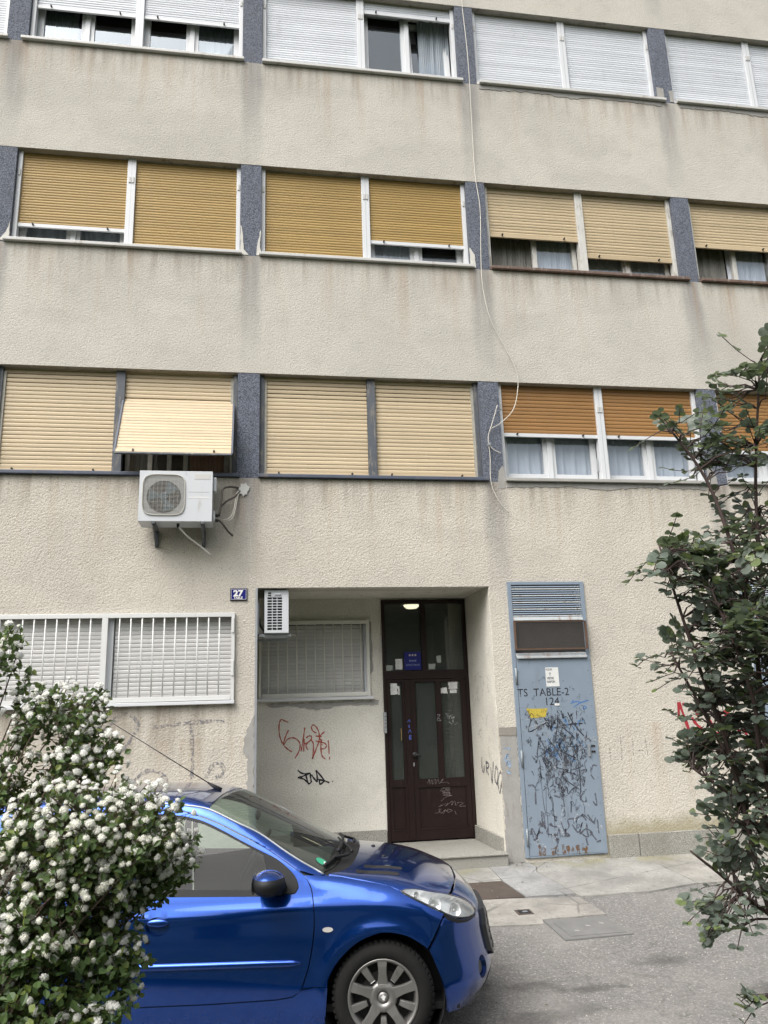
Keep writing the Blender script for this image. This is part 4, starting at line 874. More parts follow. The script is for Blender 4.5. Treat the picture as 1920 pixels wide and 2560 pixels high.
gold = mat('pale gold print', (.55, .52, .40), .5); dim = mat('dim blue grey print', (.16, .20, .33), .6)
for sx in (-.035, 0, .035):
    MB().poly([(sx + (.017 if i % 2 == 0 else .007) * math.sin(i * math.pi / 5), -.001, .068 + (.017 if i % 2 == 0 else .007) * math.cos(i * math.pi / 5)) for i in range(10)]).build('star', gold, t)
MB().box(-.043, -.037, -.001, .0, -.014, .018).box(.037, .043, -.001, .0, -.014, .018).box(-.037, .037, -.001, 0, -.008, .006).build('bed_emblem', dim, t)
text('lettering', 'APARTMAN', .033, 0, -.0012, -.062, dim, t, 'CENTER', .0004, 1.0)
def notice(x0, x1, z0, z1, label, m='paper', lines=6, torn=0.0, grp=None, ang=0.0, y=RY - .005):
    t = tag(empty('paper_notice', ((x0+x1)/2, y, (z0+z1)/2)), label, 'notice', grp); t.rotation_euler = (0, ang, 0)
    w_, h_ = (x1-x0)/2, (z1-z0)/2; ol = []
    for (a, b), (c_, d_) in (((-w_, -h_), (w_, -h_)), ((w_, -h_), (w_, h_)), ((w_, h_), (-w_, h_)), ((-w_, h_), (-w_, -h_))):
        for k in range(5): ol.append((a + (c_-a)*k/5 + rng.uniform(-torn, torn), 0, b + (d_-b)*k/5 + rng.uniform(-torn, torn)))
    MB().prism(ol, (0, .0012, 0)).build('sheet', M[m], t)
    for k in range(lines):
        z = h_ * (.75 - 1.5 * k / max(1, lines - 1)); l = w_ * rng.uniform(.3, .8); MB().box(-w_ * .8, -w_ * .8 + l * 1.6, -.0006, -.0002, z - .003, z + .002).build('print_line', mat('grey ink', (.30, .30, .31), .9) if k == 0 and False else M['inkg'], t)
M['inkg'] = mat('faded ink', (.36, .36, .37), .9)
notice(1.662, 1.748, 1.808, 1.943, 'white paper notice on the narrow leaf of the brown door', torn=.004, lines=7)
notice(1.752, 1.775, 1.800, 1.905, 'torn paper scraps stuck beside the notice on the narrow door leaf', torn=.008, lines=0)
notice(2.284, 2.369, 1.804, 1.871, 'torn paper corner piece at the top of the wide door leaf', torn=.007, lines=1)
notice(2.395, 2.507, 1.852, 1.943, 'crumpled printed paper at the top right of the wide door leaf', torn=.006, lines=5)
notice(2.406, 2.493, 1.805, 1.848, 'small white paper strip below the crumpled paper on the door', torn=.003, lines=1)
notice(1.738, 1.822, 2.106, 2.233, 'printed white notice in the transom beside the blue plaque', torn=.003, lines=8, y=RY - .004)
notice(1.612, 1.700, 2.098, 2.161, 'torn paper remnant in the transom corner next to the wall', 'paper2', 0, .012, y=RY - .004)
notice(2.152, 2.234, 2.099, 2.167, 'folded grey paper at the sill of the second transom pane', 'paper2', 2, .005, ang=.06, y=RY - .004)
notice(2.257, 2.313, 2.181, 2.267, 'dim tilted paper stuck high on the second transom pane', 'paper2', 0, .004, ang=-.1, y=RY - .004)
t = tag(empty('intercom_panel', (1.583, RY - .05, 1.48)), 'slim aluminium intercom panel at the edge of the brown door', 'intercom')
box('case', M['steel'], t, -.02, .006, -.05, .045, -.12, .12, bevel=.003)
for k in range(4): MB().lathe([(0, -.006), (.006, -.006), (.006, 0)], (-.007, -.05, .07 - k * .04), (0, 1, 0), 8).build('button', M['black'], t)

# ------------------------------------------------------------------ air conditioners
M['acw'] = mat('white enamelled casing', (.53, .555, .58), .4, var=.04, scale=3, dirt=.10, dirtcol=(.38, .37, .34))
M['acfan'] = mat('blue grey fan blade', (.05, .085, .11), .5, var=.2)
M['acgr'] = mat('yellowed fan guard', (.46, .45, .40), .5, var=.08)
M['pipe'] = mat('grey brown pipe lagging', (.075, .065, .055), .7, var=.2); M['hose'] = mat('cream cable', (.58, .56, .50), .6, var=.08)
A1 = tag(empty('air_conditioner', (-.812, -.40, 3.602)), 'white outdoor air conditioner unit hung under the pushed-out shutter', 'air conditioner')
wd, dp, hh = .375, .30, .543       # half width, depth, height
mb = MB(); cx, cz, rx, rz = -.123, .28, .235, .232; N = 48
rr = []
for k in range(N):   # rounded square opening
    a = 2 * math.pi * k / N; c_, s_ = math.cos(a), math.sin(a); e = (abs(c_) ** 5 + abs(s_) ** 5) ** (-1 / 5); rr.append((cx + rx * e * c_ * .92, cz + rz * e * s_ * .95))
vs_ = [(-wd, 0, 0), (wd, 0, 0), (wd, 0, hh), (-wd, 0, hh)]
# front face with its opening by constrained triangulation
co = [Vector((x, z)) for x, z in [(-wd, 0), (wd, 0), (wd, hh), (-wd, hh)] + rr]
res = delaunay_2d_cdt(co, [(i, (i+1) % 4) for i in range(4)] + [(4 + i, 4 + (i+1) % N) for i in range(N)], [], 0, 1e-6)
mb = MB(); mb.v = [(v.x, 0, v.y) for v in res[0]]
for f_ in res[2]:
    q = sum((res[0][i] for i in f_), Vector((0, 0))) / len(f_)
    a = math.atan2(q.y - cz, q.x - cx); c_, s_ = math.cos(a), math.sin(a); e = (abs(c_) ** 5 + abs(s_) ** 5) ** (-1 / 5)
    if math.hypot((q.x - cx), (q.y - cz)) > math.hypot(rx * e * c_ * .92, rz * e * s_ * .95) * .985: mb.f.append(tuple(f_))
mb.box(-wd, -wd + .004, 0.0005, dp, 0, hh).box(wd - .004, wd, .0005, dp, 0, hh).box(-wd, wd, .0005, dp, hh - .004, hh).box(-wd, wd, .0005, dp, -.004, 0).box(-wd, wd, dp, dp + .004, 0, hh)
mb.build('casing', M['acw'], A1)
MB().prism([(x, .006, z) for x, z in rr], (0, .002, 0)).build('shroud', mat('grey plastic shroud', (.30, .31, .31), .6), A1)
MB().lathe([(0, .0), (.175, .0)], (cx, .0035, cz - .02), (0, 1, 0), 40).build('fan_opening', M['black'], A1)
mb = MB()
for k in range(3):
    a0 = k * 2.094 + .4
    mb.add([(cx + r_ * math.cos(a0 + da), -.001 + .004 * s2, cz - .02 + r_ * math.sin(a0 + da)) for r_, da, s2 in ((.04, 0, 0), (.17, .1, 0), (.17, .95, .8), (.05, .9, .8))], [(0, 1, 2, 3)])
mb.lathe([(0, -.004), (.04, -.003), (.045, .0)], (cx, -.001, cz - .02), (0, 1, 0), 16); mb.build('fan', M['acfan'], A1)
for k in range(30):
    z = cz - rz * .88 + k * (rz * 1.76 / 29); e = (1 - min(1, abs((z - cz) / (rz * .96))) ** 5) ** .2; hw = rx * .93 * e
    MB().tube([(cx - hw, -.010, z), (cx + hw, -.010, z)], .0015, 5, False).build('guard_wire', M['acgr'], A1)
for k in range(8):
    x = cx - rx * .62 + k * (rx * 1.24 / 7); MB().tube([(x, -.007, cz - rz * .75), (x, -.007, cz + rz * .75)], .0015, 5, False).build('guard_wire', M['acgr'], A1)
MB().tube([(x, -.008, z) for x, z in rr + rr[:1]], .005, 6, False).build('guard_rim', M['acgr'], A1)
box('front_groove', M['inkg'], A1, .125, .345, -.001, .002, .312, .316); box('front_groove', M['paper'], A1, .13, .345, -.0012, .002, .245, .262)
box('top_seam', M['inkg'], A1, .098, .101, -.001, .002, .49, .543)
box('rating_plate', M['sillw'], A1, .19, .35, -.002, .001, .455, .512)
mb = MB().box(wd + .001, wd + .04, .06, .20, .34, .50); mb.build('service_cover', M['acw'], A1, bevel=.015)
mb = MB().box(wd + .001, wd + .03, .08, .16, .03, .13); mb.build('valve_cover', M['acw'], A1, bevel=.01)
for z in (.09, .035): MB().lathe([(0, 0), (.018, 0), (.018, .03), (.01, .03), (.01, .05)], (wd + .03, .12, z), (1, 0, 0), 10).build('valve', M['black'], A1, smooth=True)
for x in (-.24, .26):
    mb = MB().box(x, x + .035, .0, .39, -.03, -.005).box(x, x + .035, .372, .395, -.20, -.005); mb.tube([(x + .017, .03, -.03), (x + .017, .38, -.19)], .012, 6); mb.build('bracket', M['darkfr'], A1)
MB().tube([(.02, .12, -.004), (.02, .12, -.035), (.03, .1, -.045)], .014, 8).build('drain_spigot', M['black'], A1, smooth=True)
MB().tube(catmull([(.03, .1, -.04), (.12, .16, -.13), (.24, .25, -.21), (.36, .30, -.30)], 5), .009, 8).build('drain_hose', mat('white drain hose', (.66, .66, .62), .5), A1, smooth=True)
for pts, r_, m_ in (([(wd + .07, .12, .09), (wd + .09, .13, .25), (wd + .10, .2, .40), (wd + .16, .30, .46), (.60, .36, .475), (.672, .41, .475)], .012, 'pipe'),
                    ([(wd + .07, .12, .035), (wd + .11, .14, .0), (wd + .16, .2, -.06), (wd + .21, .3, -.09)], .011, 'pipe'),
                    ([(.672, .40, .46), (.60, .34, .36), (.52, .30, .30), (wd + .08, .25, .22)], .010, 'pipe'),
                    ([(.67, .40, .455), (.62, .36, .40), (.60, .33, .25), (.56, .30, .12), (wd + .10, .22, .06)], .006, 'hose'),
                    ([(.67, .40, .45), (.635, .36, .38), (.61, .33, .22), (.57, .31, .10), (wd + .10, .24, .05)], .006, 'hose')):
    MB().tube(catmull(pts, 6), r_, 8).build('pipe', M[m_], A1, smooth=True)
mb = MB(); bl_ = [(.70 + (.062 if i % 2 else .050) * rng.uniform(.75, 1.2) * math.cos(i * .4189), .398, .455 + (.075 if i % 2 else .062) * rng.uniform(.75, 1.2) * math.sin(i * .4189)) for i in range(15)]
mb.prism(bl_, (0, -.018, 0)).build('sealing_foam', mat('crumbly white filler', (.60, .60, .58), .95, bump=.8, bscale=60), A1)

A2 = tag(empty('air_conditioner', (.253, .05, 2.470)), 'white air conditioner seen end on inside the entrance recess', 'air conditioner')
w2, h2 = .130, .466
grid = []
mb = MB(); bars_x = [-.095, -.042, .008, .058]; 
mb.box(-w2, -.098, 0, .02, 0, h2).box(.060, w2, 0, .02, 0, h2).box(-.098, .060, 0, .02, 0, .03).box(-.098, .060, 0, .02, .39, h2)
for k in range(13): mb.box(-.098, .060, .0, .018, .03 + k * .030 - .004, .03 + k * .030 + .004) if k else None
for x in (-.046, .006): mb.box(x - .004, x + .004, .0005, .017, .03, .39)
mb.build('end_panel', M['acw'], A2)
box('louvre_dark', M['black'], A2, -.098, .060, .05, .055, .02, .46)
for q in ((.36, .385), (.41, .435)): pass
box('vent_slot', M['black'], A2, -.092, -.058, -.001, .001, .40, .416); box('vent_slot', M['black'], A2, -.092, -.058, -.001, .001, .422, .442)
box('hand_grip', M['inkg'], A2, -.02, .045, -.001, .001, .404, .412); box('hand_grip_lip', M['acw'], A2, -.022, .047, -.012, -.001, .412, .430, bevel=.004)
mb = MB().box(-w2, -w2 + .004, .0205, .78, 0, h2).box(w2 - .004, w2, .0205, .78, 0, h2).box(-w2, w2, .0205, .78, h2 - .004, h2).box(-w2, w2, .0205, .78, -.004, 0).box(-w2, w2, .78, .79, 0, h2)
mb.build('casing', M['acw'], A2)
mb = MB().lathe([(0, 0), (.17, 0)], (w2 + .002, .30, .24), (1, 0, 0), 30); mb.build('fan_opening', M['black'], A2)
for k in range(12): MB().tube([(w2 + .008, .13, .08 + k * .029), (w2 + .008, .47, .08 + k * .029)], .003, 5, False).build('guard_wire', M['acgr'], A2)
for y in (.06, .60):
    MB().box(-.205, .16, y, y + .03, -.035, -.006).box(-.207, -.185, y, y + .03, -.03, .34).build('bracket', M['steel'], A2)
MB().tube(catmull([(-.2, .3, .25), (-.17, .2, .1), (-.12, .15, .02), (-w2, .12, .0)], 5), .012, 8).build('pipe', M['black'], A2, smooth=True)

# ------------------------------------------------------------------ loose white cable down the facade
cab = [(2.79, 12.9), (2.781, 11.13), (2.78, 10.93), (2.802, 10.17), (2.807, 9.17), (2.806, 8.36), (2.836, 7.85), (2.80, 7.18), (2.796, 6.72), (2.873, 6.28), (3.028, 5.945), (3.166, 5.61), (3.163, 5.37), (3.084, 5.10), (2.90, 4.913), (2.784, 4.836), (2.742, 4.69), (2.79, 4.589), (2.887, 4.539)]
cab2 = [(2.885, 5.149), (2.814, 4.94), (2.743, 4.733), (2.751, 4.502), (2.744, 4.188), (2.807, 3.992), (2.935, 3.811)]
t = tag(empty('cable', (2.79, -.05, 12.9)), 'loose thin white cable hanging down the facade and looping over a blue pillar', 'cable')
loc = Vector((2.79, -.05, 12.9))
MB().tube([Vector((p.x, -.05 - .02 * math.sin(p.z * 2), p.z)) - loc for p in catmull([(x, 0, z) for x, z in cab], 6)], .0048, 6).build('strand', M['hose'], t, smooth=True)
MB().tube([Vector((p.x, -.045 - .01 * math.sin(p.z * 3), p.z)) - loc for p in catmull([(x, 0, z) for x, z in cab2], 6)], .0045, 6).build('strand', M['hose'], t, smooth=True)
box('clip', M['steel'], t, 2.735 - 2.79, 2.76 - 2.79, -.02, .04, 4.63 - 12.9, 4.66 - 12.9)
# ------------------------------------------------------------------ parked blue hatchback
CAR = tag(empty('parked_car', (0.761 + .1646 * .826, -3.660 + .9864 * .826, -.3125), -YAW), 'blue three-door hatchback parked in front of the entrance', 'car')
side_sec = pchip([.10, .22, .34, .50, .62, .74, .82, .88, .93, 1.10, 1.30, 1.45], [.765, .790, .808, .822, .826, .821, .803, .7835, .7665, .712, .640, .575])
plan_ = pchip([-3.3, -3.0, -2.5, -1.8, -.6, .0, .3, .55, .8], [-.13, -.07, -.02, 0, 0, -.004, -.025, -.07, -.13])
roof_ = pchip([-3.4, -3.12, -2.98, -2.78, -2.5, -2.1, -1.6, -1.3, -1.13, -.9, -.6, -.35, -.17, -.05, .10, .25, .37, .45, .55, .65, .72],
              [.80, .98, 1.16, 1.345, 1.405, 1.44, 1.448, 1.436, 1.405, 1.322, 1.19, 1.075, 1.0, .985, .97, .935, .885, .845, .775, .68, .58])
nose_ = pchip([.05, .18, .26, .33, .40, .46, .54, .60, .68, .76, .84], [.53, .63, .69, .71, .70, .688, .675, .668, .655, .62, .56])
tail_ = pchip([.05, .25, .45, .65, .9, 1.0, 1.2, 1.4], [-3.10, -3.15, -3.17, -3.16, -3.11, -3.08, -2.98, -2.80])
def smax(a, b, k):
    h = np.clip(.5 + .5 * (a - b) / k, 0, 1); return b + (a - b) * h + k * h * (1 - h)
def body_f(p):
    x, y, z = p[:, 0], p[:, 1], p[:, 2]; a = np.abs(y)
    g = np.clip((x + 1.1) / .7, 0, 1); g = g * g * (3 - 2 * g); sh = .15 * g * np.clip((.45 - x) / .5, 0, 1) * (a / .69) ** 2
    zt = roof_(x + sh) - np.interp(x, [-3.2, -2.5, -1.2, -.3, .1, .6], [.06, .05, .045, .05, .065, .10]) * (a / .8) ** 2.4
    r1 = np.hypot(x, z - .3); r2 = np.hypot(x + 2.442, z - .3)
    fl = .016 * (np.exp(-((r1 - .355) / .05) ** 2) + np.exp(-((r2 - .355) / .05) ** 2)) * np.clip((z - .15) / .1, 0, 1)
    ysd = side_sec(z) + plan_(x) * np.interp(z, [.5, 1.0, 1.4], [1, 1, .6]) + fl
    # soft shoulder crease running off the fender along the door
    ysd = ysd + .006 * np.exp(-((z - (.80 + .05 * np.clip(x + .3, -1.2, 0))) / .035) ** 2) * np.clip((.3 - x) / .3, 0, 1)
    d1 = a - ysd; d2 = (z - zt) * .9; d3 = x - (nose_(z) - .30 * (a / .8) ** 2.6); d4 = (tail_(z) + .16 * (a / .8) ** 2.6) - x
    k = np.interp(x, [-3, -1.2, -.5, 0., .5], [.07, .06, .06, .10, .10])
    return smax(smax(smax(d1, d2, k), d3, .08), d4, .08)
def march(o, dr, tmax, n=160):
    N = len(o); ts = np.linspace(0, tmax, n); prev = body_f(o); done = np.zeros(N, bool); lo = np.zeros(N); hi = np.zeros(N)
    for i in range(1, n):
        v = body_f(o + dr * ts[i]); c = (~done) & (prev > 0) & (v <= 0); lo[c] = ts[i-1]; hi[c] = ts[i]; done |= c; prev = v
    for _ in range(26):
        m = (lo + hi) / 2; g = body_f(o + dr * m[:, None]) > 0; lo = np.where(g, m, lo); hi = np.where(g, hi, m)
    return o + dr * lo[:, None], done
def grad(p):
    e = 2e-3; g = np.zeros_like(p)
    for k in range(3):
        q = p.copy(); q[:, k] += e; r_ = p.copy(); r_[:, k] -= e; g[:, k] = body_f(q) - body_f(r_)
    return g / np.maximum(1e-9, np.linalg.norm(g, axis=1))[:, None]
def project(uv, proj, sgn=-1):
    uv = np.asarray(uv, float); N = len(uv); z0 = np.zeros(N)
    if proj == 'side': o = np.c_[uv[:, 0], np.full(N, sgn * 1.2), uv[:, 1]]; d = np.tile([0., -sgn, 0.], (N, 1)); T = 1.2
    elif proj == 'top': o = np.c_[uv[:, 0], uv[:, 1] * -sgn, np.full(N, 1.75)]; d = np.tile([0., 0., -1.], (N, 1)); T = 1.6
    else:
        ax = 0.0 if proj == 'front' else -2.3
        o = np.c_[ax + 1.5 * np.cos(uv[:, 0]), 1.5 * np.sin(uv[:, 0]) * -sgn, uv[:, 1]]; d = np.c_[-np.cos(uv[:, 0]), -np.sin(uv[:, 0]) * -sgn, z0]; T = 1.5
    p, ok = march(o, d, T); return p, ok
def inside(pt, pl):
    x, y = pt; c = False; j = len(pl) - 1
    for i in range(len(pl)):
        if (pl[i][1] > y) != (pl[j][1] > y) and x < (pl[j][0]-pl[i][0]) * (y-pl[i][1]) / (pl[j][1]-pl[i][1]) + pl[i][0]: c = not c
        j = i
    return c
def sm2(pts, n=4): return [(v.x, v.y) for v in catmull([(a, b, 0) for a, b in pts], n)]
def dens(pl, s):
    o = []
    for i, p in enumerate(pl):
        q = pl[(i+1) % len(pl)]; k = max(1, int(math.dist(p, q) / s))
        o += [(p[0] + (q[0]-p[0])*e/k, p[1] + (q[1]-p[1])*e/k) for e in range(k)]
    return [p for i, p in enumerate(o) if math.dist(p, o[i-1]) > s * .08]
def panel(name, m, parent, outline, proj='side', holes=(), off=0.0, flange=.022, sp=.032, sgn=-1):
    ol = dens(outline, sp); hl = [dens(h, sp) for h in holes]; co = list(ol); ed = [(i, (i+1) % len(ol)) for i in range(len(ol))]
    for h in hl: b = len(co); co += h; ed += [(b+i, b+(i+1) % len(h)) for i in range(len(h))]
    bnd = np.array(co); x0, z0 = bnd.min(0); x1, z1 = bnd.max(0)
    for i in range(int((x1-x0)/sp)+1):
        for j in range(int((z1-z0)/sp)+1):
            q = (x0 + (i + .5*(j % 2))*sp, z0 + j*sp)
            if inside(q, ol) and not any(inside(q, h) for h in hl) and np.min((bnd[:, 0]-q[0])**2 + (bnd[:, 1]-q[1])**2) > (sp*.55)**2: co.append(q)
    rs = delaunay_2d_cdt([Vector(c) for c in co], ed, [], 0, 1e-7); vv = [(v.x, v.y) for v in rs[0]]; tris = []
    for f_ in rs[2]:
        c_ = (sum(vv[i][0] for i in f_)/len(f_), sum(vv[i][1] for i in f_)/len(f_))
        if inside(c_, ol) and not any(inside(c_, h) for h in hl): tris.append(tuple(f_))
    p, ok = project(vv, proj, sgn); nr = grad(p); p = p + nr * off
    tris = [t for t in tris if all(ok[i] for i in t)]
    used = sorted({i for t in tris for i in t}); mp = {i: k for k, i in enumerate(used)}
    V = [tuple(p[i]) for i in used]; NV = [tuple(nr[i]) for i in used]; F = []
    for t in tris:
        a, b, c = (p[i] for i in t[:3]); fl = np.dot(np.cross(b-a, c-a), nr[t[0]]) < 0
        F.append(tuple(mp[i] for i in (reversed(t) if fl else t)))
    if flange:                                   # turned-in edge so that gaps have depth
        cnt = {}
        for f_ in F:
            for i in range(len(f_)): k = (f_[i], f_[(i+1) % len(f_)]); cnt[k] = 1
        be = [k for k in cnt if (k[1], k[0]) not in cnt]; nb = {}
        for a, b in be:
            for i in (a, b):
                if i not in nb:
                    q = np.array(V[i]); n_ = np.array(NV[i]); nb[i] = len(V); V.append(tuple(q)); NV.append(tuple(n_)); V.append(tuple(q - n_*flange)); NV.append(tuple(n_))
        for a, b in be: F.append((nb[b], nb[a], nb[a]+1, nb[b]+1))
    me = bpy.data.meshes.new(name); me.from_pydata(V, [], F); me.materials.append(m); me.shade_smooth(); me.update()
    try: me.normals_split_custom_set_from_vertices(NV)
    except Exception: pass
    return link(name, me, parent)
# --- materials
s = NT('blue metallic paint'); fl_ = s.noise(s.obj, 900, 2); c = s.mix(fl_, (.0035, .046, .27), (.006, .074, .39))
dz = s.xyz(s.obj)[2]; dirt_ = s.math('MULTIPLY', s.ramp(s.math('ADD', dz, s.math('MULTIPLY', s.noise(s.obj, 7, 5), .25)), .58, .25), s.ramp(s.noise(s.obj, 14, 5, .7), .35, .75))
c = s.mix(s.math('MULTIPLY', dirt_, .18), c, (.07, .075, .08))
s.p(Base_Color=c, Metallic=.86, Roughness=s.math('ADD', .16, s.math('MULTIPLY', dirt_, .25))); s.b.inputs['Coat Weight'].default_value = 1.0; s.b.inputs['Coat Roughness'].default_value = .035
M['paint'] = s.m
M['trim'] = mat('black plastic trim', (.012, .0125, .014), .55, var=.15, bump=.15, bscale=300, spec=.3)
M['greytrim'] = mat('grey grille plastic', (.075, .078, .082), .4, var=.1)
M['carglass'] = glass('tinted car glass', (.62, .72, .68), .95, .01); M['lens'] = glass('headlamp lens', (.92, .94, .94), 1.3, .01)
M['chrome'] = mat('bright reflector', (.90, .91, .92), .14, .5, var=.05); M['chrome2'] = mat('ribbed reflector', (.84, .85, .86), .22, .25, var=.25, scale=40)
M['tyre'] = mat('tyre rubber', (.012, .012, .012), .75, var=.25, scale=14, bump=.3, bscale=120, dirt=.12, dirtcol=(.03, .028, .025), spec=.15); M['alloy'] = mat('dusty alloy', (.25, .247, .24), .42, .75, var=.12, scale=12, dirt=.12, dirtcol=(.12, .11, .10))
M['disc'] = mat('dark brake parts', (.03, .028, .027), .7, .3); M['seat'] = mat('tan seat fabric', (.23, .17, .10), .9, var=.1); M['dash'] = mat('dark dashboard', (.03, .032, .033), .7); M['redlens'] = mat('red lamp lens', (.35, .01, .01), .15, coat=1.0)
M['clear'] = mat('clear indicator lens', (.62, .60, .57), .15, .3, coat=1.0)
# --- outlines (x forward from the front axle, z up)
doorF = sm2([(-.457, .962), (-.418, .899), (-.400, .815), (-.394, .708), (-.404, .60), (-.425, .493), (-.45, .414), (-.479, .349), (-.526, .316)])
doorB = [(-.526, .316), (-.62, .303), (-1.0, .290), (-1.43, .285)]
doorR = sm2([(-1.43, .285), (-1.468, .33), (-1.485, .5), (-1.495, .70), (-1.50, .87), (-1.495, 1.0), (-1.475, 1.2), (-1.455, 1.345)])
doorT = sm2([(-1.455, 1.345), (-1.375, 1.343), (-1.228, 1.331), (-1.113, 1.299), (-.998, 1.256), (-.875, 1.199), (-.702, 1.116), (-.575, 1.038), (-.457, .962)])
door = doorF[:-1] + doorB[:-1] + doorR[:-1] + doorT[:-1]
def shrink(pl, d):
    n = len(pl); ar = sum(pl[i][0]*pl[(i+1) % n][1] - pl[(i+1) % n][0]*pl[i][1] for i in range(n)); sg = 1 if ar > 0 else -1; o = []
    for i in range(n):
        a, b = pl[i-1], pl[(i+1) % n]; t = (b[0]-a[0], b[1]-a[1]); L = math.hypot(*t) or 1; o.append((pl[i][0] - sg*t[1]/L*d, pl[i][1] + sg*t[0]/L*d))
    return o
opening = sm2([(-1.465, .895), (-1.2, .887), (-1.0, .882), (-.70, .872), (-.534, .861), (-.498, .881), (-.491, .908), (-.514, .957), (-.565, 1.006), (-.633, 1.055), (-.709, 1.09), (-.855, 1.160), (-.96, 1.213), (-1.092, 1.272), (-1.188, 1.299), (-1.275, 1.314), (-1.40, 1.325), (-1.44, 1.322), (-1.455, 1.2), (-1.463, 1.0)], 3)
glassO = [(-1.452, .912), (-1.0, .899), (-.706, .889), (-.692, 1.0), (-.712, 1.078), (-.855, 1.147), (-.96, 1.199), (-1.092, 1.257), (-1.188, 1.284), (-1.275, 1.299), (-1.40, 1.311), (-1.43, 1.308), (-1.444, 1.2)]
tri = sm2([(-.702, .868), (-.534, .866), (-.503, .884), (-.496, .908), (-.518, .955), (-.568, 1.002), (-.636, 1.050), (-.705, 1.082)], 3) + [(-.688, 1.0), (-.70, .89)]
archF = [(.338 * math.cos(a) * 1.0, .300 + .345 * math.sin(a)) for a in np.linspace(R(172), R(46), 22)]
archF = sm2([(-.322, .366), (-.312, .415), (-.257, .50), (-.153, .591), (-.041, .638), (.039, .647), (.149, .624), (.242, .569), (.269, .549)])
bse = [(.269, .549), (.308, .605), (.344, .665), (.372, .712)]
hl_low = [(.378, .722), (.341, .742), (.269, .778), (.19, .816), (.142, .840), (.118, .857)]
hoodl = [(.06, .883), (-.019, .901), (-.15, .925), (-.241, .942), (-.323, .951)]
fender = doorF[:-2] + [(-.46, .360), (-.40, .366)] + archF + bse[1:] + hl_low + hoodl + [(-.40, .957)]
headl = sm2([(.122, .857), (.143, .866), (.209, .862), (.308, .838), (.411, .805), (.5, .762), (.563, .713), (.590, .673), (.582, .656), (.541, .656), (.475, .675), (.406, .706), (.341, .745), (.269, .781), (.19, .819), (.142, .842)], 3)
sill = [(-2.09, .355), (-1.49, .296), (-1.43, .281), (-1.0, .286), (-.62, .299), (-.526, .312), (-.47, .349), (-.40, .362), (-.322, .362), (-.333, .25), (-.342, .165), (-2.07, .165)]
rail = sm2([(-1.455, 1.378), (-1.356, 1.378), (-1.234, 1.366), (-1.077, 1.338), (-.89, 1.258), (-.745, 1.188), (-.572, 1.082), (-.454, 1.012), (-.333, .955)]) + [(-.40, .9595)] + shrink(door, -.006)[len(doorF)-1+len(doorB)-1+len(doorR)-1:][::-1]
archR = [(-2.442 + .352 * math.cos(a), .30 + .352 * math.sin(a)) for a in np.linspace(R(10), R(172), 24)]
quarter = [(-1.463, 1.352), (-1.483, 1.2), (-1.503, 1.0), (-1.508, .87), (-1.503, .70), (-1.493, .5), (-1.476, .33), (-1.50, .302), (-2.09, .361)] + archR + [(-2.80, .30), (-2.98, .30), (-3.03, .55), (-3.0, .85), (-2.90, 1.08), (-2.74, 1.27), (-2.5, 1.335), (-2.0, 1.372), (-1.463, 1.376)]
qglass = sm2([(-1.56, .93), (-1.545, 1.1), (-1.525, 1.28), (-1.8, 1.295), (-2.1, 1.28), (-2.4, 1.20), (-2.56, 1.04), (-2.5, .955), (-2.0, .935)], 3)
body = empty('body', parent=CAR)
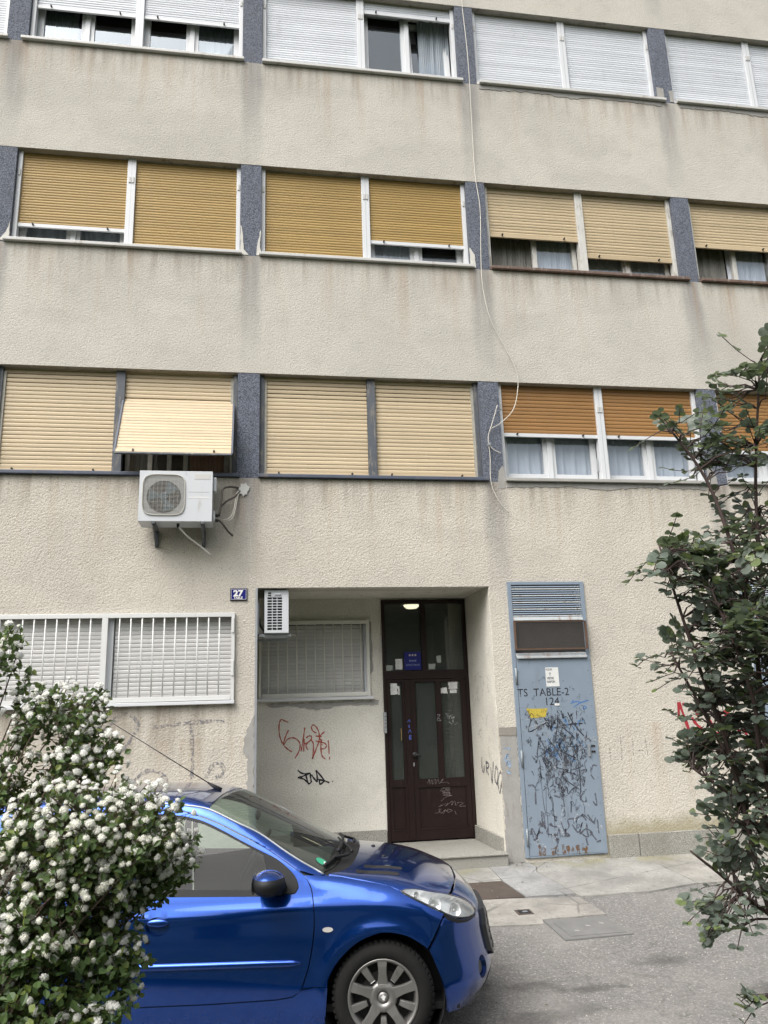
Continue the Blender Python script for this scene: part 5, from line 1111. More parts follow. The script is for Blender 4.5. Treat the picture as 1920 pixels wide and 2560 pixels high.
for sg in (-1, 1):
    panel('front_fender', M['paint'], CAR, shrink(fender, .0025), sgn=sg)
    dr = empty('door', parent=CAR)
    ell = [(-1.320 + .072 * math.cos(a), .716 + .052 * math.sin(a)) for a in np.linspace(0, 2*math.pi, 32, endpoint=False)]
    panel('door_skin', M['paint'], dr, shrink(door, .004), holes=[opening, ell], sgn=sg)
    panel('window_seal', M['trim'], dr, opening, holes=[glassO], off=-.003, sgn=sg, flange=.01)
    panel('side_window', M['carglass'], dr, glassO, off=-.007, sgn=sg, flange=0)
    panel('mirror_mount', M['trim'], dr, tri, off=.003, sgn=sg, flange=.008)
    panel('waist_seal', M['trim'], dr, [(-1.485, .872), (-1.0, .862), (-.70, .856), (-.70, .878), (-1.0, .888), (-1.485, .902)], off=.004, sgn=sg, flange=.006)
    rs_ = project([(x_, .498) for x_ in np.linspace(-1.478, -.476, 26)], 'side', sg)[0]
    mb = MB(); mb.tube([(q[0], 0, 0) for q in rs_], [.019] * 24 + [.016, .008], 14); mb.v = [(v[0], v[1] * .75 + rs_[k // 14][1], v[2] + .498) for k, v in enumerate(mb.v)]; mb.build('rub_strip', M['paint'], dr, smooth=True)
    # recessed handle: dished ellipse, flap above it
    panel('handle_dish', M['paint'], dr, ell, off=-.028, sgn=sg, flange=-.028, sp=.014)
    hb = project([(-1.320, .735)], 'side', sg)[0][0]
    MB().ellipsoid((hb[0], hb[1] - sg * .004, .735), (.066, .015, .024), 24, 12).build('door_handle', M['paint'], dr, smooth=True)
    lk = project([(-1.376, .639)], 'side', sg)[0][0]; MB().lathe([(0, .006), (.013, .006), (.015, 0)], lk, (0, sg, 0), 14).build('lock', M['trim'], dr, smooth=True)
    # mirror
    mr = empty('door_mirror', parent=CAR)
    for nm, mm, z0_, z1_ in (('mirror_cap', 'paint', .985, 9), ('mirror_housing', 'trim', -9, .985)):
        mb = MB().ellipsoid((-.650, sg * .925, .953), (.098, .125, .073), 36, 28)
        vv = [(max(x, -.728 - .010 * math.cos((z - .953) * 20)), y, z) for x, y, z in mb.v]; mb.v = vv
        mb.f = [f_ for f_ in mb.f if z0_ <= sum(vv[i][2] for i in f_)/4 < z1_ ]; mb.build(nm, M[mm], mr, smooth=True)
    MB().tube([(-.60, sg * .79, .90), (-.62, sg * .85, .92), (-.63, sg * .90, .94)], [.045, .04, .05], 12).build('mirror_arm', M['trim'], mr, smooth=True)
    MB().add([(-.735, sg * (.925 + .10 * math.cos(a)), .953 + .058 * math.sin(a)) for a in np.linspace(0, 2*math.pi, 24, endpoint=False)], [tuple(range(24))]).build('mirror_glass', M['chrome'], mr)
    panel('sill_panel', M['paint'], CAR, sill, sgn=sg)
    panel('roof_rail', M['paint'], body, rail, sgn=sg)
    panel('rear_quarter', M['paint'], body, quarter, holes=[qglass], sgn=sg)
    panel('quarter_window', M['carglass'], body, qglass, off=-.004, sgn=sg, flange=0)
    # headlamp: reflector bowls under a clear lens
    hl = empty('headlight', parent=CAR)
    panel('lens', M['lens'], hl, headl, off=.0, sgn=sg, flange=.006, sp=.022)
    panel('reflector', M['chrome2'], hl, shrink(headl, .006), off=-.045, sgn=sg, flange=-.045, sp=.022)
    for (x, z, r_) in ((.325, .775, .047), (.455, .722, .045), (.215, .832, .022)):
        q = project([(x, z)], 'side', sg)[0]; n_ = grad(q)[0]; q = q[0] - n_ * .012; ax = Vector((.55, sg * .75, .15)).normalized()
        MB().lathe([(.008, -.022), (r_*.55, -.018), (r_*.9, -.004), (r_, .006)], q, ax, 26).build('reflector_bowl', M['chrome'], hl, smooth=True)
        MB().ellipsoid(tuple(q - np.array(ax) * .008), (.010, .010, .010), 10, 8).build('bulb', M['clear'], hl, smooth=True)
    panel('lamp_gasket', M['trim'], hl, [(.376, .716), (.406, .700), (.475, .668), (.541, .649), (.592, .650), (.585, .640), (.53, .636), (.46, .652), (.392, .690)], off=.002, sgn=sg, flange=.012)
    panel('side_indicator', M['clear'], CAR, [(-.315 + .031 * math.cos(a), .672 + .0135 * math.sin(a)) for a in np.linspace(0, 2*math.pi, 20, endpoint=False)], off=.006, sgn=sg, flange=.008, sp=.01)
# bonnet
hood_half = sm2([(-.150, 0), (-.155, -.247), (-.178, -.489), (-.229, -.633), (-.312, -.712)]) + sm2([(-.241, -.713), (-.15, -.722), (-.019, -.733), (.06, -.741), (.118, -.752), (.143, -.741), (.209, -.716), (.308, -.676), (.409, -.601), (.434, -.552)]) + sm2([(.463, -.397), (.478, -.279), (.486, 0)])
hood = hood_half + [(x, -y) for x, y in reversed(hood_half[1:-1])]
vents = [[(-.050, -.545), (.125, -.510), (.140, -.490), (.128, -.468), (-.062, -.503), (-.072, -.525)], [(-.095, -.655), (.105, -.618), (.120, -.598), (.108, -.574), (-.107, -.612), (-.117, -.634)]]
hd = empty('bonnet', parent=CAR)
panel('bonnet_skin', M['paint'], hd, hood, 'top')
for v in vents: panel('bonnet_vent', M['black'], hd, v, 'top', off=.003, flange=.004, sp=.012)
for v in vents: panel('vent_scoop', M['trim'], hd, [(v[0][0] - .05, v[0][1] - .004), (v[0][0] + .02, v[0][1] + .01), (v[4][0] + .02, v[4][1] - .004), (v[4][0] - .045, v[4][1] - .006)], 'top', off=.006, flange=.006, sp=.012)
for q in ((-.059, .116), (.02, -.247)):
    a = project([q], 'top')[0][0]; MB().ellipsoid(tuple(a), (.016, .012, .010), 12, 8).build('washer_jet', M['trim'], hd, smooth=True)
# windscreen, scuttle, roof
ws_base = sm2([(-.240, 0), (-.246, -.22), (-.262, -.45), (-.30, -.60), (-.348, -.700)])
ws_edge = sm2([(-.454, -.692), (-.572, -.680), (-.745, -.648), (-.89, -.640), (-1.068, -.606)])
ws_half = ws_base + ws_edge + sm2([(-1.066, -.45), (-1.074, -.2), (-1.078, 0)])
wsc = ws_half + [(x, -y) for x, y in reversed(ws_half[1:-1])]
panel('windscreen', M['carglass'], CAR, wsc, 'top', off=-.003, flange=.006, sp=.04)
sc = [(x + .004, y) for x, y in ws_base] + sm2([(-.318, -.708), (-.233, -.629), (-.184, -.486), (-.161, -.247), (-.156, 0)])
panel('scuttle', M['trim'], CAR, sc + [(x, -y) for x, y in reversed(sc[1:-1])], 'top', off=-.012, flange=.01)
roofp = [(-1.084, 0), (-1.080, -.2), (-1.073, -.45), (-1.074, -.606), (-1.234, -.600), (-1.356, -.595), (-2.0, -.594), (-2.5, -.575), (-2.70, -.53), (-2.74, 0)]
panel('roof', M['paint'], CAR, roofp + [(x, -y) for x, y in reversed(roofp[1:-1])], 'top', sp=.05)
for sg in (-1, 1):
    e3 = project(sm2([(-2.4, 1.345), (-2.0, 1.375), (-1.356, 1.381), (-1.234, 1.369), (-1.077, 1.341), (-.89, 1.259), (-.745, 1.191), (-.572, 1.082), (-.454, 1.014), (-.345, .957)], 5), 'side', sg)[0]
    MB().tube([tuple(q) for q in e3], .0065, 6).build('screen_moulding', M['steel'], body, smooth=True)
# bumpers, grille
def th(pts): return [(math.atan2(y, x), z) for x, y, z in pts]
bh = th([(.497, 0, .812), (.489, -.279, .812), (.475, -.397, .810), (.446, -.545, .798), (.51, -.50, .762), (.575, -.43, .711), (.602, -.42, .668), (.590, -.47, .648), (.545, -.565, .650), (.478, -.662, .669), (.408, -.73, .701), (.386, -.745, .706), (.357, -.779, .656), (.322, -.796, .596), (.283, -.814, .541), (.309, -.81, .478), (.345, -.797, .388), (.37, -.77, .287), (.382, -.74, .19), (.50, -.45, .165), (.60, 0, .160)])
bum = empty('front_bumper', parent=CAR)
fogc = th([(.603, -.495, .362)])[0]
fog_h = [(fogc[0] + .085 * math.cos(a), fogc[1] + .064 * math.sin(a)) for a in np.linspace(0, 2*math.pi, 24, endpoint=False)]
fog_m = [(-a, z) for a, z in fog_h]
panel('bumper_skin', M['paint'], bum, bh + [(-a, z) for a, z in reversed(bh[1:-1])], 'front', holes=[fog_h, fog_m], flange=.02)
for sg, fh in ((-1, fog_h), (1, fog_m)):
    panel('fog_recess', M['paint'], bum, fh, 'front', off=-.03, flange=-.03)
    panel('fog_lamp', M['greytrim'], bum, [(fh[0][0] * 0 + (fogc[0] if sg < 0 else -fogc[0]) + .05 * math.cos(a), fogc[1] + .038 * math.sin(a)) for a in np.linspace(0, 2*math.pi, 20, endpoint=False)], 'front', off=-.022, flange=.006)
panel('grille_insert', M['greytrim'], bum, [(-.46, .42), (-.38, .37), (.38, .37), (.46, .42), (.50, .56), (.42, .640), (-.42, .640), (-.50, .56)], 'front', off=.026, flange=.028)
for k in range(5): panel('grille_bar', M['trim'], bum, [(-.36, .40 + k*.045), (.36, .40 + k*.045), (.36, .412 + k*.045), (-.36, .412 + k*.045)], 'front', off=.031, flange=.006)
panel('lower_intake', M['black'], bum, [(-.55, .205), (.55, .205), (.5, .29), (-.5, .29)], 'front', off=.003, flange=.004)
# rear end
rb = [(math.pi - .95, .30), (math.pi - 1.0, .60), (math.pi, .60)]
panel('rear_bumper', M['paint'], CAR, [(math.pi - a, z) for a, z in ((-.80, .20), (.80, .20), (.80, .60), (-.80, .60))], 'rear', flange=.02)
hw_ = [(math.pi - a, z) for a, z in ((-.62, .95), (.62, .95), (.60, 1.20), (-.60, 1.20))]
ht = empty('hatch', parent=CAR)
panel('hatch_skin', M['paint'], ht, [(math.pi - a, z) for a, z in ((-.78, .61), (.78, .61), (.80, 1.0), (.74, 1.29), (-.74, 1.29), (-.80, 1.0))], 'rear', holes=[hw_])
panel('rear_window', M['carglass'], ht, hw_, 'rear', off=-.003, flange=0)
for sg in (-1, 1): panel('tail_lamp', M['redlens'], CAR, [(math.pi - sg * a, z) for a, z in ((.60, .68), (.86, .68), (.86, .98), (.66, .94))], 'rear', off=.01, flange=.012)
# dark structure behind the panel gaps, wheel housings, floor
for sg in (-1, 1):
    panel('inner_panel', M['black'], body, [(-1.47, .32), (-.55, .34), (-.50, .45), (-.44, .60), (-.43, .84), (-.50, .875), (-1.47, .875)], off=-.05, sgn=sg, flange=0, sp=.08)
    panel('inner_pillar', M['black'], body, [(-.48, .88), (-.37, .945), (-.10, .90), (.06, .85), (.25, .76), (.34, .70), (.28, .62), (.1, .68), (-.1, .68), (-.28, .58), (-.36, .44), (-.46, .44)], off=-.05, sgn=sg, flange=0, sp=.06)
    for wx in (0, -2.442):
        MB().lathe([(.36, 0), (.36, .30), (.05, .30)], (wx, sg * .80, .30), (0, -sg, 0), 30).build('wheel_housing', M['black'], body)
MB().box(-3.0, .45, -.70, .70, .20, .24).build('floor_pan', M['black'], body)
MB().box(-.33, .36, -.44, .44, .26, .74).build('engine_bay', M['black'], body)
# front wheel housing lip
# interior
it = empty('cabin', parent=CAR)
MB().box(-.80, -.36, -.68, .68, .55, .92).build('dashboard', M['dash'], it, bevel=.06)
for y in (-.36, .36):
    mb = MB().box(-1.62, -1.10, y - .24, y + .24, .36, .52); mb.build('seat_cushion', M['seat'], it, bevel=.05)
    mb = MB().box(-1.78, -1.60, y - .24, y + .24, .46, 1.06); mb.v = [(x - (z - .46) * .28, yy, z) for x, yy, z in mb.v]; mb.build('seat_back', M['seat'], it, bevel=.05)
    MB().box(-1.96, -1.86, y - .13, y + .13, 1.10, 1.26).build('head_restraint', M['seat'], it, bevel=.04)
MB().box(-2.75, -2.35, -.6, .6, .42, .95).build('rear_seat', M['seat'], it, bevel=.06)
mb = MB().lathe([(.185 + .015 * math.cos(a), .015 * math.sin(a)) for a in np.linspace(0, 2*math.pi, 9)], (-.93, .36, .92), (-.85, 0, .52), 32); mb.tube([(-.93, .36, .92), (-.75, .36, .82)], .03, 8); mb.tube([(-.93, .18, .92), (-.93, .54, .92)], .015, 6); mb.build('steering_wheel', M['dash'], it, smooth=True)
MB().ellipsoid((-.86, 0, 1.235), (.015, .10, .035), 16, 10).build('rear_view_mirror', M['dash'], it, smooth=True)
# wipers, antenna, screen sticker
for pts in ([(-.345, -.66), (-.30, -.52), (-.275, -.40)], [(-.275, -.34), (-.262, -.1), (-.275, .12), (-.30, .25)]):
    q = project(sm2(pts, 4), 'top')[0]; MB().tube([(a[0], a[1], a[2] + .016) for a in q], .011, 6).build('wiper_blade', M['trim'], CAR, smooth=True)
for pts in ([(-.30, -.52), (-.23, -.42), (-.205, -.36)], [(-.262, -.1), (-.21, -.2), (-.19, -.3)], [(-.275, .12), (-.2, .2), (-.19, .05)]):
    q = project(sm2(pts, 4), 'top')[0]; MB().tube([(a[0], a[1], a[2] + .024) for a in q], .010, 6).build('wiper_arm', M['trim'], CAR, smooth=True)
an = empty('antenna', parent=CAR)
ab = project([(-1.135, 0.0)], 'top')[0][0]; tip = (-1.915, 0.0, 1.885)
bx = Vector(ab); dv = (Vector(tip) - bx).normalized()
MB().tube([bx - dv * .01, bx + dv * .05, bx + dv * .10], [.020, .013, .006], 10).build('antenna_base', M['trim'], an, smooth=True)
MB().tube([bx + dv * .09, Vector(tip)], [.0042, .003], 6).build('antenna_mast', M['trim'], an, smooth=True)
q = project([(-.365 + .036 * math.cos(a), -.590 + .036 * math.sin(a)) for a in np.linspace(0, 2*math.pi, 20, endpoint=False)], 'top')[0]
st_ = empty('screen_sticker', parent=CAR)
MB().poly([(a[0], a[1], a[2] + .002) for a in q]).build('sticker_disc', mat('green sticker', (.03, .30, .17), .4), st_)
q = project([(-.352, -.607), (-.338, -.607), (-.338, -.58), (-.352, -.58)], 'top')[0]; MB().poly([(a[0], a[1], a[2] + .004) for a in q]).build('sticker_field', M['signw'], st_)
# wheels
def wheel(x, sg):
    Wl = empty('wheel', (x, sg * .815, .297), parent=CAR); ax = (0, sg, 0)
    prof = [(.196, -.19), (.235, -.198), (.275, -.185), (.290, -.165), (.2965, -.14), (.2975, -.097), (.2965, -.055), (.291, -.032), (.280, -.014), (.255, -.002), (.235, .0), (.215, -.004), (.205, -.012), (.196, -.016)]
    MB().lathe(prof, (0, 0, 0), ax, 64).build('tyre', M['tyre'], Wl, smooth=True)
    mb = MB(); ad = Vector(ax)
    for k in range(56):                                  # tread blocks on the shoulder
        a = 2 * math.pi * k / 56; u = Vector((math.cos(a), 0, math.sin(a))); t_ = Vector((-math.sin(a), 0, math.cos(a)))
        c0 = u * .2955 + ad * -.03; b_ = []
        for du, dt, dn in ((-.012, -.011, .012), (-.012, .009, .012), (.0045, .012, -.002), (.0045, -.008, -.002)): b_.append(u * (.2955 + du) + t_ * dt + ad * (-.03 + dn))
        for du, dt, dn in ((-.002, .004, -.05), (-.002, .024, -.05), (.0055, .026, -.05), (.0055, .006, -.05)): b_.append(u * (.2955 + du) + t_ * dt + ad * (-.03 + dn))
        mb.add(b_, [(0, 1, 2, 3), (7, 6, 5, 4), (3, 2, 6, 7), (0, 4, 5, 1), (1, 5, 6, 2), (0, 3, 7, 4)])
    tag(mb.build('tread', M['tyre'], Wl), kind='stuff')
    MB().lathe([(.150, -.15), (.178, -.10), (.182, -.03), (.192, -.012), (.204, -.004), (.207, -.010), (.200, -.022)], (0, 0, 0), ax, 56).build('rim', M['alloy'], Wl, smooth=True)
    MB().lathe([(0, -.075), (.13, -.075), (.13, -.085)], (0, 0, 0), ax, 30).build('brake_disc', M['disc'], Wl)
    MB().lathe([(.13, -.10), (.185, -.10)], (0, 0, 0), ax, 30).build('brake_backing', M['black'], Wl)
    def pol(r_, a, o_): return Vector((math.cos(a) * r_ * (-sg), 0, math.sin(a) * r_)) + ad * o_
    for k in range(10):
        a = R(90) + k * R(36); wide = k % 2 == 0; mb = MB()
        sec = [(.055, .036, -.018), (.085, .030, -.016), (.12, .025, -.012), (.16, .026, -.010), (.194, .031, -.012)] if wide else [(.098, .015, -.024), (.12, .018, -.020), (.16, .021, -.016), (.194, .024, -.016)]
        for r_, hw, o_ in sec:
            t_ = pol(1, a + math.pi/2, 0); c0 = pol(r_, a, o_); n_ = ad
            mb.v += [tuple(c0 - t_ * hw - n_ * .022), tuple(c0 - t_ * hw * .92), tuple(c0 + t_ * hw * .92), tuple(c0 + t_ * hw - n_ * .022)]
        for i in range(len(sec) - 1):
            for q in range(3): mb.f.append((i*4+q, i*4+q+1, i*4+q+5, i*4+q+4))
        mb.f.append((0, 1, 2, 3)); me = mb.mesh('spoke', M['alloy'], bevel=.003); link('spoke', me, Wl)
    MB().lathe([(.085, -.045), (.080, -.022), (.068, -.016), (.034, -.015), (.034, -.022), (0, -.022)], (0, 0, 0), ax, 40).build('hub', M['alloy'], Wl, smooth=True)
    MB().lathe([(0, -.010), (.020, -.011), (.029, -.016), (.030, -.022)], (0, 0, 0), ax, 24).build('centre_cap', M['alloy'], Wl, smooth=True)
    MB().prism([pol(r_, R(d), -.0095) for r_, d in ((.012, 250), (.016, 300), (.010, 340), (.019, 25), (.013, 60), (.021, 95), (.010, 130), (.017, 165), (.007, 200))], ad * .002).build('emblem', M['chrome2'], Wl)
    for k in range(4):
        c0 = pol(.056, R(20 + 90 * k), -.016)
        MB().lathe([(.0125, .001), (.0115, -.012), (0, -.012)], c0, ax, 14).build('bolt_hole', M['black'], Wl); MB().lathe([(0, .0), (.007, -.001), (.008, -.008)], c0 - ad * .002, ax, 6).build('wheel_bolt', M['disc'], Wl)
for wx in (0, -2.442):
    for sg in (-1, 1): wheel(wx, sg)
# ------------------------------------------------------------------ shrubs
def leaf_mat(name, c0, c1, c2, thr, rough=.4, transl=.25):
    s = NT(name); g = s.n('ShaderNodeNewGeometry'); oi = s.n('ShaderNodeObjectInfo')
    r_ = s.math('FRACT', s.math('ADD', g.outputs['Random Per Island'], oi.outputs['Random']))
    c = s.mix(r_, c0, c1); c = s.mix(s.math('GREATER_THAN', r_, thr), c, c2)
    c = s.mix(s.math('MULTIPLY', s.noise(s.obj, 45, 3), .35), c, c3(c0, .6))
    s.p(Base_Color=c, Roughness=rough)
    tl = s.n('ShaderNodeBsdfTranslucent'); s.set(tl.inputs[0], s.mix(.5, c, c3(c2, 1.3))); mx = s.n('ShaderNodeMixShader'); mx.inputs[0].default_value = transl
    s.t.links.new(s.b.outputs[0], mx.inputs[1]); s.t.links.new(tl.outputs[0], mx.inputs[2]); s.t.links.new(mx.outputs[0], s.out.inputs['Surface']); return s.m
M['leafL'] = leaf_mat('spirea leaf', (.058, .105, .034), (.11, .17, .055), (.17, .22, .05), .86, .5, .35)
M['leafR'] = leaf_mat('leathery carob leaf', (.095, .125, .098), (.19, .225, .19), (.16, .21, .075), .88, .40, .36)
M['bark'] = mat('brown twig bark', (.085, .062, .045), .85, var=.3, scale=30); M['bark2'] = mat('dark reddish bark', (.060, .040, .036), .8, var=.3, scale=30)
s = NT('white petals'); g = s.n('ShaderNodeNewGeometry'); oi = s.n('ShaderNodeObjectInfo')
c = s.mix(g.outputs['Random Per Island'], (.74, .74, .69), (.88, .88, .86)); c = s.mix(s.math('MULTIPLY', s.math('GREATER_THAN', oi.outputs['Random'], .8), .35), c, (.62, .60, .46))
s.p(Base_Color=c, Roughness=.7); tl = s.n('ShaderNodeBsdfTranslucent'); s.set(tl.inputs[0], (.8, .8, .75)); mx = s.n('ShaderNodeMixShader'); mx.inputs[0].default_value = .3
s.t.links.new(s.b.outputs[0], mx.inputs[1]); s.t.links.new(tl.outputs[0], mx.inputs[2]); s.t.links.new(mx.outputs[0], s.out.inputs['Surface']); M['petal'] = s.m
M['stamen'] = mat('greenish flower centre', (.34, .34, .12), .8, var=.2)
fr = random.Random(21)
def rnd_ball():
    while True:
        v = Vector((fr.uniform(-1, 1), fr.uniform(-1, 1), fr.uniform(-1, 1)))
        if v.length < 1: return v
def frame(d, upv=None):
    d = d.normalized(); a = (upv or Vector((0, 0, 1))); s_ = d.cross(a)
    s_ = s_.normalized() if s_.length > 1e-3 else d.orthogonal().normalized(); return d, s_, s_.cross(d)
def cluster_mesh(seed):
    r2 = random.Random(seed); V = []; F = []; mi = []; n = 24; up_ = .95
    for k in range(n):
        zc = 1 - (k + .5) / n * up_; ph = k * 2.39996 + r2.uniform(-.2, .2); rr_ = math.sqrt(max(0, 1 - zc * zc))
        d = Vector((rr_ * math.cos(ph), rr_ * math.sin(ph), zc)); c0 = Vector((d.x, d.y, d.z * .72)) * r2.uniform(.86, 1.08)
        d = (d + Vector((r2.uniform(-.3, .3), r2.uniform(-.3, .3), r2.uniform(-.2, .2)))).normalized(); d, a, b = frame(d, Vector((.3, .2, 1)))
        R_ = .27 * r2.uniform(.85, 1.15); o0 = r2.random() * 6; i0 = len(V); V.append(c0 - d * R_ * .22)
        for q in range(10):
            t = o0 + q * math.pi / 5; r_ = R_ * (1.0 if q % 2 == 0 else .60); V.append(c0 + (a * math.cos(t) + b * math.sin(t)) * r_ + d * (.10 * R_ if q % 2 == 0 else -.02))
        for q in range(10): F.append((i0, i0 + 1 + q, i0 + 1 + (q + 1) % 10)); mi.append(0)
        i0 = len(V); cc = c0 + d * R_ * .02
        for q in range(5): t = q * 1.2566; V.append(cc + (a * math.cos(t) + b * math.sin(t)) * R_ * .27 + d * .02)
        F.append((i0, i0+1, i0+2, i0+3, i0+4)); mi.append(1)
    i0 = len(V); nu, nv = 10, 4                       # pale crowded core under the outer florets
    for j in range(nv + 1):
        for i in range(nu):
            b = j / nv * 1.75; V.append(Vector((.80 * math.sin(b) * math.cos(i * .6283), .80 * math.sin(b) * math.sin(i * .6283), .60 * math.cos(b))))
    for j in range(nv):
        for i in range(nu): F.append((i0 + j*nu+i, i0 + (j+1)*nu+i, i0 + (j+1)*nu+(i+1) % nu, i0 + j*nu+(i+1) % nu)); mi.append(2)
    me = bpy.data.meshes.new('flower_cluster'); me.from_pydata([tuple(v) for v in V], [], F); me.materials.append(M['petal']); me.materials.append(M['stamen']); me.materials.append(M['core'])
    me.polygons.foreach_set('material_index', mi); me.update(); return me
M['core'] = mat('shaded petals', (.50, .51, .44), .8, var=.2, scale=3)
clus = [cluster_mesh(k) for k in range(4)]
def leaf_pts(p, d, nrm, L, Wd, kind=0):
    d, s_, n_ = frame(d, nrm); V = []; bend = fr.uniform(-.35, .1)
    if kind == 0: sh = [(0, 0), (.35, .42), (.62, .46), (1, 0), (.62, -.46), (.35, -.42)]
    else: sh = [(0, 0), (.12, .30), (.35, .50), (.68, .52), (.93, .30), (1.0, .03), (.94, -.26), (.66, -.52), (.36, -.50), (.12, -.30)]
    wv = fr.uniform(.04, .13); ph = fr.random() * 6
    for i, (a, b) in enumerate(sh):
        lift = abs(b) * .35 + bend * a * a * .5 + (wv * math.sin(i * 1.9 + ph) if kind else 0)
        V.append(p + d * (a * L) + s_ * (b * Wd) + n_ * (lift * L * .6))
    if kind == 0: F = [(0, 1, 2, 3), (0, 3, 4, 5)]
    else:
        V.append(p + d * (.5 * L) + n_ * (bend * .25 * .5 * L)); c = 10; F = [(c, i, (i + 1) % 10) for i in range(10)]
    return V, F

# --- white flowering spirea arching in from beside the camera
LB = Vector((-1.20, -6.02, -.24))
SH = tag(empty('flowering_shrub', LB), 'white flowering shrub with arching twigs in front of the blue car', 'shrub')
wood = MB(); fol = MB(); spots = []
blobs = [((-.71, -6.10, 1.78), (.13, .18, .12), 10, .75), ((-.56, -6.09, 1.63), (.16, .14, .07), 11, .85), ((-.47, -6.14, 1.53), (.12, .12, .08), 8, .85), ((-.66, -6.12, 1.45), (.15, .15, .08), 8, .8), ((-.345, -6.25, 1.275), (.185, .2, .13), 22, 1), ((-.54, -6.22, 1.28), (.22, .2, .15), 24, 1),
         ((-.58, -6.28, 1.11), (.2, .2, .14), 17, 1), ((-.225, -6.14, 1.19), (.085, .12, .09), 12, 1), ((-.27, -6.2, 1.29), (.07, .1, .06), 5, .9), ((-.55, -6.23, .93), (.2, .18, .15), 9, .35), ((-.325, -6.16, .92), (.055, .08, .12), 6, .8), ((-.375, -6.34, .83), (.06, .08, .035), 5, 1), ((-.95, -6.1, 1.3), (.2, .25, .4), 14, .7), ((-.36, -6.2, 1.08), (.10, .10, .08), 6, .9)]
view = Vector(CAM)
for c_, r_, ns, fl_ in blobs:
    for k in range(ns):
        e = rnd_ball(); end = Vector((c_[0] + e.x * r_[0], c_[1] + e.y * r_[1], c_[2] + e.z * r_[2]))
        b0 = LB + Vector((fr.uniform(-.15, .15), fr.uniform(-.2, .2), 0)); dlt = end - b0
        c1_ = b0 + dlt * .35 + Vector((0, 0, dlt.z * .35)); c2_ = b0 + dlt * .78 + Vector((fr.uniform(-.05, .05), fr.uniform(-.05, .05), .10 + .12 * fr.random()))
        P_ = []
        for i in range(19):
            t = i / 18; P_.append(b0 * (1-t)**3 + c1_ * 3*t*(1-t)**2 + c2_ * 3*t*t*(1-t) + end * t**3)
        wood.tube(P_, [.006 - .0045 * i / 18 for i in range(19)], 5, False)
        Lt = sum((P_[i+1] - P_[i]).length for i in range(18)); tl_ = .30 if fl_ > .5 else .24
        nn = int(tl_ / .027)
        for j in range(nn):
            t = 1 - (j + fr.uniform(-.3, .3)) * .027 / Lt; t = min(1, max(.3, t)); i = min(17, int(t * 18)); p = P_[i].lerp(P_[i+1], t * 18 - i); dd = (P_[i+1] - P_[i]).normalized()
            out = (Vector((0, 0, 1)) * fr.uniform(.3, 1.0) + (view - p).normalized() * fr.uniform(.0, .8) + rnd_ball() * .7).normalized()
            q = p + out * fr.uniform(.015, .035)
            if fr.random() < fl_ * .7: spots.append((q, out)); wood.tube([p, q], .0013, 4, False)
            for _ in range(5 if fl_ > .5 else 9):
                ld = (out * .2 + dd * fr.uniform(-.4, .6) + rnd_ball()).normalized(); lp = p + rnd_ball() * .02
                v_, f_ = leaf_pts(lp, ld, out + rnd_ball() * .6, fr.uniform(.016, .030), fr.uniform(.012, .020)); fol.add(v_, f_)
        for j in range(6):                           # bare side twigs and a few leaves lower down
            i = fr.randint(6, 15); p = P_[i]; q = p + (rnd_ball() + Vector((.4, 0, .5))) * .07; wood.tube([p, p.lerp(q, .5) + rnd_ball() * .01, q], .0012, 4, False)
            for _ in range(3): v_, f_ = leaf_pts(q + rnd_ball() * .015, rnd_ball(), Vector((0, 0, 1)) + rnd_ball() * .6, fr.uniform(.014, .026), fr.uniform(.010, .018)); fol.add(v_, f_)
mound = [((-.445, -6.235, 1.275), (.26, .22, .16), 300, .95), ((-.53, -6.26, 1.09), (.22, .20, .16), 150, .8), ((-.29, -6.17, 1.22), (.13, .14, .11), 80, .95), ((-.60, -6.11, 1.62), (.18, .14, .09), 42, .9), ((-.52, -6.13, 1.49), (.14, .12, .07), 24, .9), ((-.37, -6.17, .95), (.09, .10, .14), 38, .8), ((-.72, -6.1, 1.45), (.16, .16, .12), 26, .8), ((-.56, -6.22, .88), (.20, .16, .14), 40, .45)]
for c_, r_, n_, fl_ in mound:
    c0 = Vector(c_)
    for k in range(int(n_ * 1.75)):
        e = rnd_ball(); e = e.normalized() * (e.length ** .55) * fr.uniform(.80, 1.18); p = Vector((c_[0] + e.x * r_[0], c_[1] + e.y * r_[1], c_[2] + e.z * r_[2]))
        out = (Vector((e.x, e.y * .6 - .25, e.z + .45)) + rnd_ball() * .5).normalized(); root = p - out * fr.uniform(.03, .06) + rnd_ball() * .02
        wood.tube([root.lerp(c0, .35), root, p], [.0018, .0013, .001], 4, False)
        if fr.random() < fl_: spots.append((p, out))
        for _ in range(4):
            v_, f_ = leaf_pts(root + rnd_ball() * .028, (rnd_ball() + out * .3).normalized(), out + rnd_ball() * .6, fr.uniform(.015, .030), fr.uniform(.011, .021)); fol.add(v_, f_)
